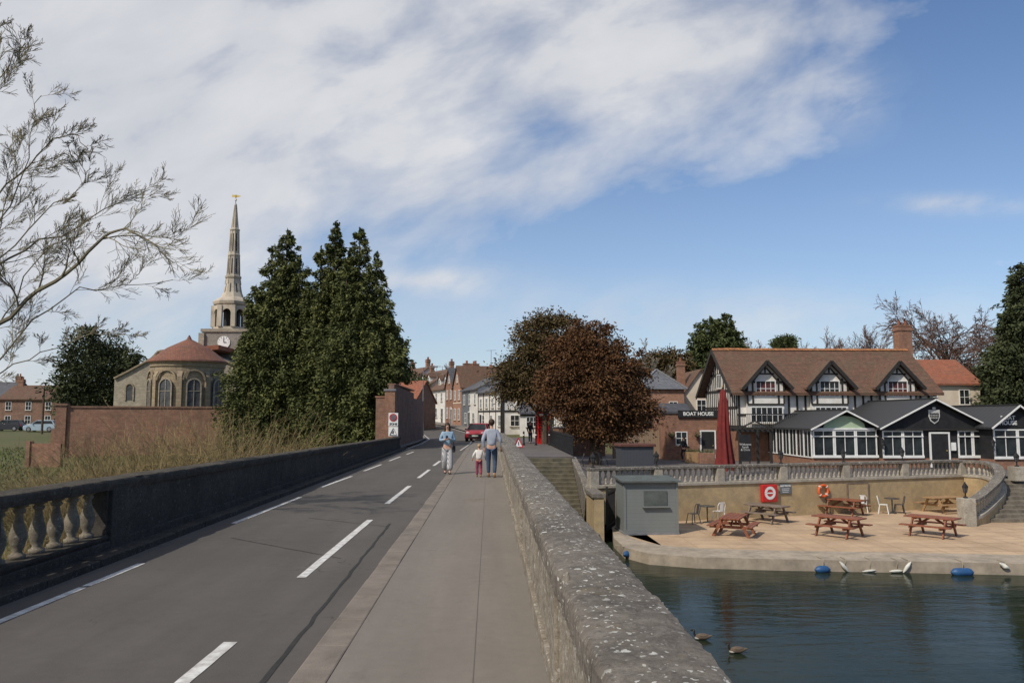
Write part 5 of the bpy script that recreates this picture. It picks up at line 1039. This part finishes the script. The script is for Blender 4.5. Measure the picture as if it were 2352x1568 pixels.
# ---------------------------------------------------------------- people
def skin_obj(name,V,E,Rr,mt,parent,sub=2):
    me=bpy.data.meshes.new(name); me.from_pydata(V,E,[]); o=bpy.data.objects.new(name,me); COL.objects.link(o); o.parent=parent; me.materials.append(m[mt])
    md=o.modifiers.new('Skin','SKIN'); md.use_smooth_shade=True
    for i,r in enumerate(Rr): me.skin_vertices[0].data[i].radius=r if hasattr(r,'__len__') else (r,r)
    s=o.modifiers.new('Sub','SUBSURF'); s.levels=sub; s.render_levels=sub; return o
def person(label,loc,rz_,H,top,bottom,hair,shoe,legs,arms,build=1.0,wide=0,longhair=False,face=False,group=None,cat='person'):
    a=thing('person',label,cat,loc,rz_,group); a.scale=(H/1.75,)*3
    V=[(0,0,.95),(0,0,1.12),(0,.0,1.33),(0,.01,1.46),(0,.0,1.53),(0,-.015,1.58),(0,-.005,1.66),(0,.0,1.72),(0,-.105,1.635)]
    R=[(.13,.10),(.11,.09),(.15,.10),(.07,.07),(.052,.052),(.065,.07),(.078,.09),(.055,.065),(.014,.014)]
    E=[(0,1),(1,2),(2,3),(3,4),(4,5),(5,6),(6,7),(6,8)]
    Vt=[(0,0,.93),(0,0,1.10),(0,0,1.33),(0,.01,1.45)]; Rt=[(.155,.125),(.14,.115),(.175,.125),(.085,.085)]; Et=[(0,1),(1,2),(2,3)]
    for s,(el,wr) in zip((-1,1),arms):
        sh=(s*.165,.01,1.41); el=Vector(el); wr=Vector(wr); n=len(V); d=(wr-el).normalized(); pa=wr+d*.07
        V+= [sh,tuple(el),tuple(wr),tuple(pa)]; R+=[.06,.045,.03,(.032,.02)]; E+=[(2,n),(n,n+1),(n+1,n+2),(n+2,n+3)]
        sd=d.cross(Vector((0,1,0)) if abs(d.y)<.8 else Vector((0,0,1))).normalized(); bd=sd.cross(d).normalized()
        for k in range(4):
            b0=len(V); off=(k-1.5)*.019; l=(.065,.078,.072,.055)[k]; p1=pa+sd*off+d*(.02+l*.5); p2=p1+d*l*.4-bd*.02; V+=[tuple(p1),tuple(p2)]; R+=[.009,.007]; E+=[(n+3,b0),(b0,b0+1)]
        b0=len(V); p1=wr+d*.045+sd*.04; p2=p1+d*.035+sd*.015; V+=[tuple(p1),tuple(p2)]; R+=[.011,.008]; E+=[(n+3,b0),(b0,b0+1)]
        n=len(Vt); Vt+=[sh,tuple(el),tuple(wr-d*.02)]; Rt+=[.078,.06,.045]; Et+=[(2,n),(n,n+1),(n+1,n+2)]
    Vb=[(0,0,.97)]; Rb=[(.15,.125)]; Eb=[]
    Vs=[]
    for s,(kn,an,toe) in zip((-1,1),legs):
        n=len(V); hip=(s*.09,0,.86); V+=[hip,kn,an,toe]; R+=[.085,.055,.04,.035]; E+=[(0,n),(n,n+1),(n+1,n+2),(n+2,n+3)]
        n=len(Vb); an2=(an[0],an[1],an[2]+.02); Vb+=[hip,kn,an2]; Rb+=[.105+wide*.4,.075+wide,.058+wide*1.4]; Eb+=[(0,n),(n,n+1),(n+1,n+2)]
        Vs.append((an,toe))
    skin_obj('body',V,E,R,'skin',a); skin_obj('top',Vt,Et,[(r[0]*build,r[1]*build) if hasattr(r,'__len__') else r for r in Rt],top,a); skin_obj('trousers',Vb,Eb,Rb,bottom,a)
    for an,toe in Vs: 
        he=(an[0],an[1]+.04,max(.045,an[2]-.05)); skin_obj('shoe',[he,((he[0]+toe[0])/2,(he[1]+toe[1])/2,(he[2]+toe[2])/2),toe],[(0,1),(1,2)],[.05,.05,.045],shoe,a)
    hb=MB(); hb.ball((0,.022,1.685),(.098,.105,.105),14,8); 
    if longhair: hb.ball((0,.07,1.56),(.10,.05,.17),12,8); hb.ball((.085,0,1.55),(.03,.05,.14),8,6); hb.ball((-.085,0,1.55),(.03,.05,.14),8,6)
    hb.build('hair',hair,a,smooth=True)
    if face:
        for s in(-1,1): MB().ball((s*.032,-.088,1.65),.011,8,6).build('eye','shoe',a)
        MB().ball((0,-.088,1.595),(.024,.008,.007),8,6).build('mouth','redcloth',a)
    return a
q=PZ(1027,1088,-.0); pw=person('person in pale denim jacket and striped wide trousers walking toward us looking at a phone',(q.x,q.y,0),rad(5),1.68,'denim','stripe','hairb','shoe',
 legs=[((-.09,-.08,.5),(-.07,.12,.12),(-.07,.0,.04)),((.09,-.10,.5),(.08,-.18,.09),(.08,-.34,.05))],arms=[((-.25,.03,1.16),(-.08,-.24,1.20)),((.25,.03,1.16),(.06,-.24,1.22))],wide=.04,build=.92,longhair=True,face=True)
a=thing('phone','dark phone held in front of the person in the denim jacket','phone',(q.x-.0,q.y-.33,1.20)); MB().box(-.04,.04,-.006,.006,-.07,.08).build('body','black',a,bevel=.005)
a=thing('bag','dark strap bag hanging at the side of the person in denim','bag',(q.x+.22,q.y+.02,.82)); MB().box(-.05,.05,-.13,.13,-.1,.12).build('pouch','darkcloth',a,bevel=.03); MB().tube([(0,0,.1),(-.05,0,.35),(-.12,-.02,.58)],.012,5).build('strap','darkcloth',a)
q=PZ(1129,1096,0); person('person in grey jumper and blue jeans walking away beside the parapet',(q.x,q.y,0),rad(178),1.80,'jumper','jeans','hairb','shoebr',
 legs=[((-.10,-.06,.5),(-.09,.06,.10),(-.09,-.10,.045)),((.10,-.10,.5),(.10,-.12,.09),(.10,-.28,.045))],arms=[((-.27,.04,1.14),(-.29,-.08,.90)),((.27,.06,1.14),(.22,.0,.9))],build=1.08)
q=PZ(1100,1095,0); person('small child in white top and pink patterned trousers walking away',(q.x,q.y,0),rad(182),1.02,'whitetop','pink','hairbl','shoebr',
 legs=[((-.10,-.04,.5),(-.10,.05,.10),(-.10,-.10,.045)),((.10,-.08,.5),(.10,-.10,.09),(.10,-.26,.045))],arms=[((-.3,.0,1.18),(-.36,-.12,1.0)),((.3,.0,1.18),(.34,-.1,1.0))],build=1.25,wide=.015)
q=PY(1556,1045,60); person('person in dark clothes walking on the terrace before the brick outbuilding',(q.x,58,-1.3),rad(-60),1.75,'darkcloth','darkcloth','hairb','shoe',
 legs=[((-.09,-.15,.5),(-.09,-.02,.10),(-.09,-.16,.045)),((.09,.02,.5),(.09,.26,.16),(.09,.2,.05))],arms=[((-.25,-.05,1.15),(-.2,-.28,1.1)),((.25,.06,1.15),(.24,-.1,.95))])
q=PZ(1218,1018,-.12); person('person in dark coat standing just left of the telephone box',(q.x,q.y,-.12),rad(20),1.65,'darkcloth','jeans','hairb','shoe',
 legs=[((-.09,-.02,.5),(-.09,.02,.10),(-.09,-.12,.045)),((.09,-.02,.5),(.09,.0,.09),(.09,-.14,.045))],arms=[((-.25,.02,1.15),(-.24,-.1,.92)),((.25,.02,1.15),(.24,-.1,.92))])
def goose(label,px,py,rz_):
    q=PZ(px,py,-3.15); a=thing('duck',label,'duck',(q.x,q.y,-3.15),rad(rz_),'waterfowl on the river'); a.scale=(.74,.74,.74)
    skin_obj('body',[(0,0,.07),(.14,0,.08),(.2,0,.12),(-.14,0,.09),(-.26,0,.12),(-.33,0,.13)],[(0,1),(1,2),(0,3),(3,4),(4,5)],[(.10,.09),(.085,.08),(.05,.05),(.09,.08),(.05,.035),(.02,.012)],'duckb',a)
    skin_obj('neck_and_head',[(.18,0,.1),(.23,0,.17),(.22,0,.24),(.24,0,.28),(.29,0,.275),(.34,0,.26)],[(0,1),(1,2),(2,3),(3,4),(4,5)],[.045,.032,.027,.037,.03,.012],'duckd',a)
    MB().ball((-.03,0,.13),(.2,.1,.06),10,6).build('wings','duckb',a,smooth=True); MB().ball((.25,0,.265),(.02,.036,.02),8,6).build('cheek_patch','duckw',a,smooth=True); MB().ball((.12,0,.05),(.1,.09,.05)).build('breast','duckw',a,smooth=True)
goose('brown waterfowl swimming left with dark neck, nearest the right bottom of the river',1692,1499,178); goose('waterfowl partly hidden by the parapet edge',1612,1468,170)
# ---------------------------------------------------------------- light, sky, camera
el=rad(46); az=rad(-136)
sd=Vector((sin(az)*cos(el),cos(az)*cos(el),sin(el)))
L=bpy.data.lights.new('sun','SUN'); L.energy=3.6; L.angle=rad(.9); L.color=(1,.92,.81); lo=bpy.data.objects.new('sun',L); COL.objects.link(lo); lo.rotation_euler=sd.to_track_quat('Z','Y').to_euler()
W=bpy.data.worlds.new('World'); SC.world=W; W.use_nodes=True; t=NT(W.node_tree); bg=W.node_tree.nodes['Background']; bg.inputs['Strength'].default_value=.1
sky=t.n('ShaderNodeTexSky'); sky.sky_type='NISHITA'; sky.sun_disc=False; sky.sun_elevation=el; sky.sun_rotation=az%(2*pi); sky.air_density=1.0; sky.dust_density=.4; sky.ozone_density=2.5
tc=t.n('ShaderNodeTexCoord').outputs['Generated']; sp=t.n('ShaderNodeSeparateXYZ'); t.l(tc,sp.inputs[0])
yy=t.m('MAXIMUM',sp.outputs[1],.12); u=t.m('DIVIDE',sp.outputs[0],yy); v=t.m('DIVIDE',sp.outputs[2],yy)
cb=t.n('ShaderNodeCombineXYZ'); t.l(t.m('ADD',t.m('MULTIPLY',u,.93),t.m('MULTIPLY',v,.35)),cb.inputs[0]); t.l(t.m('MULTIPLY',t.m('SUBTRACT',t.m('MULTIPLY',v,.93),t.m('MULTIPLY',u,.35)),1.9),cb.inputs[1])
n1=t.noise(cb.outputs[0],4.4,12,.54,.25); n2=t.noise(cb.outputs[0],1.9,5,.5,.2); n3=t.noise(cb.outputs[0],13,8,.6,.2)
s_=t.m('SUBTRACT',t.m('SUBTRACT',v,.262),t.m('MULTIPLY',u,.30))
bank=t.m('MINIMUM',t.m('MULTIPLY',s_,8.0),.95)
left=t.m('MULTIPLY',t.m('MAXIMUM',t.m('SUBTRACT',-.20,u),0),2.4)
right=t.m('MULTIPLY',t.m('MAXIMUM',t.m('SUBTRACT',u,.37),0),-7.0)
def gauss(u0,v0,a,b,k):
    e=t.m('ADD',t.m('POWER',t.m('ABSOLUTE',t.m('DIVIDE',t.m('SUBTRACT',u,u0),a)),2),t.m('POWER',t.m('ABSOLUTE',t.m('DIVIDE',t.m('SUBTRACT',v,v0),b)),2))
    return t.m('MULTIPLY',t.m('EXPONENT',t.m('MULTIPLY',e,-1)),k)
tot=t.m('ADD',t.m('ADD',bank,t.m('MINIMUM',left,.55)),right)
tot=t.m('SUBTRACT',tot,gauss(.06,.37,.14,.030,.6))
tot=t.m('ADD',tot,gauss(.05,.285,.16,.03,.55))
den=t.m('ADD',t.m('MAXIMUM',tot,-1.3),t.m('MULTIPLY',t.m('SUBTRACT',n1,.5),3.8)); den=t.m('ADD',den,t.m('MULTIPLY',t.m('SUBTRACT',n2,.5),1.3)); den=t.m('ADD',den,t.m('MULTIPLY',t.m('SUBTRACT',n3,.5),.9))
den=t.m('ADD',t.m('MULTIPLY',den,.66),.28,clamp=True)
wis=t.m('ADD',t.m('ADD',gauss(-.07,.172,.085,.018,1.2),gauss(.287,.322,.016,.010,.7)),t.m('ADD',gauss(.61,.275,.08,.012,1.1),gauss(.25,.125,.35,.035,.7)))
wis=t.m('ADD',wis,t.m('ADD',gauss(-.40,.20,.22,.10,.8),gauss(.46,.42,.06,.04,1.0)))
w2=t.m('MULTIPLY',wis,t.ramp(t.m('ADD',t.m('MULTIPLY',n1,.6),t.m('MULTIPLY',n3,.4)),.38,.62)); w2=t.m('MULTIPLY',w2,.85,clamp=True)
den=t.m('MAXIMUM',den,w2)
den=t.m('MULTIPLY',t.m('POWER',den,.9),.90)
shade=t.mix(t.ramp(t.m('ADD',t.m('MULTIPLY',n2,.4),t.m('MULTIPLY',n1,.6)),.38,.64),(6.0,6.15,6.55,1),(7.9,7.9,8.0,1))
skyc=t.mix(1.0,sky.outputs[0],(.88,1.03,1.20,1),'MULTIPLY')
hz=t.m('MULTIPLY',t.m('EXPONENT',t.m('MULTIPLY',t.m('MAXIMUM',v,0),-5.5)),.72)
skyc=t.mix(hz,skyc,(5.9,6.5,7.2,1))
col=t.mix(den,skyc,shade); t.l(col,bg.inputs['Color'])
cd=bpy.data.cameras.new('camera'); cam=bpy.data.objects.new('camera',cd); COL.objects.link(cam); cd.sensor_width=36; cd.lens=36*F/2352; cd.clip_end=6000; cd.clip_start=.05
R3=Matrix((rt,up,-fw)).transposed(); cam.matrix_world=Matrix.Translation((0,0,CZ))@R3.to_4x4(); SC.camera=cam
SC.view_settings.view_transform='Standard'; SC.view_settings.look='None'; SC.view_settings.exposure=0
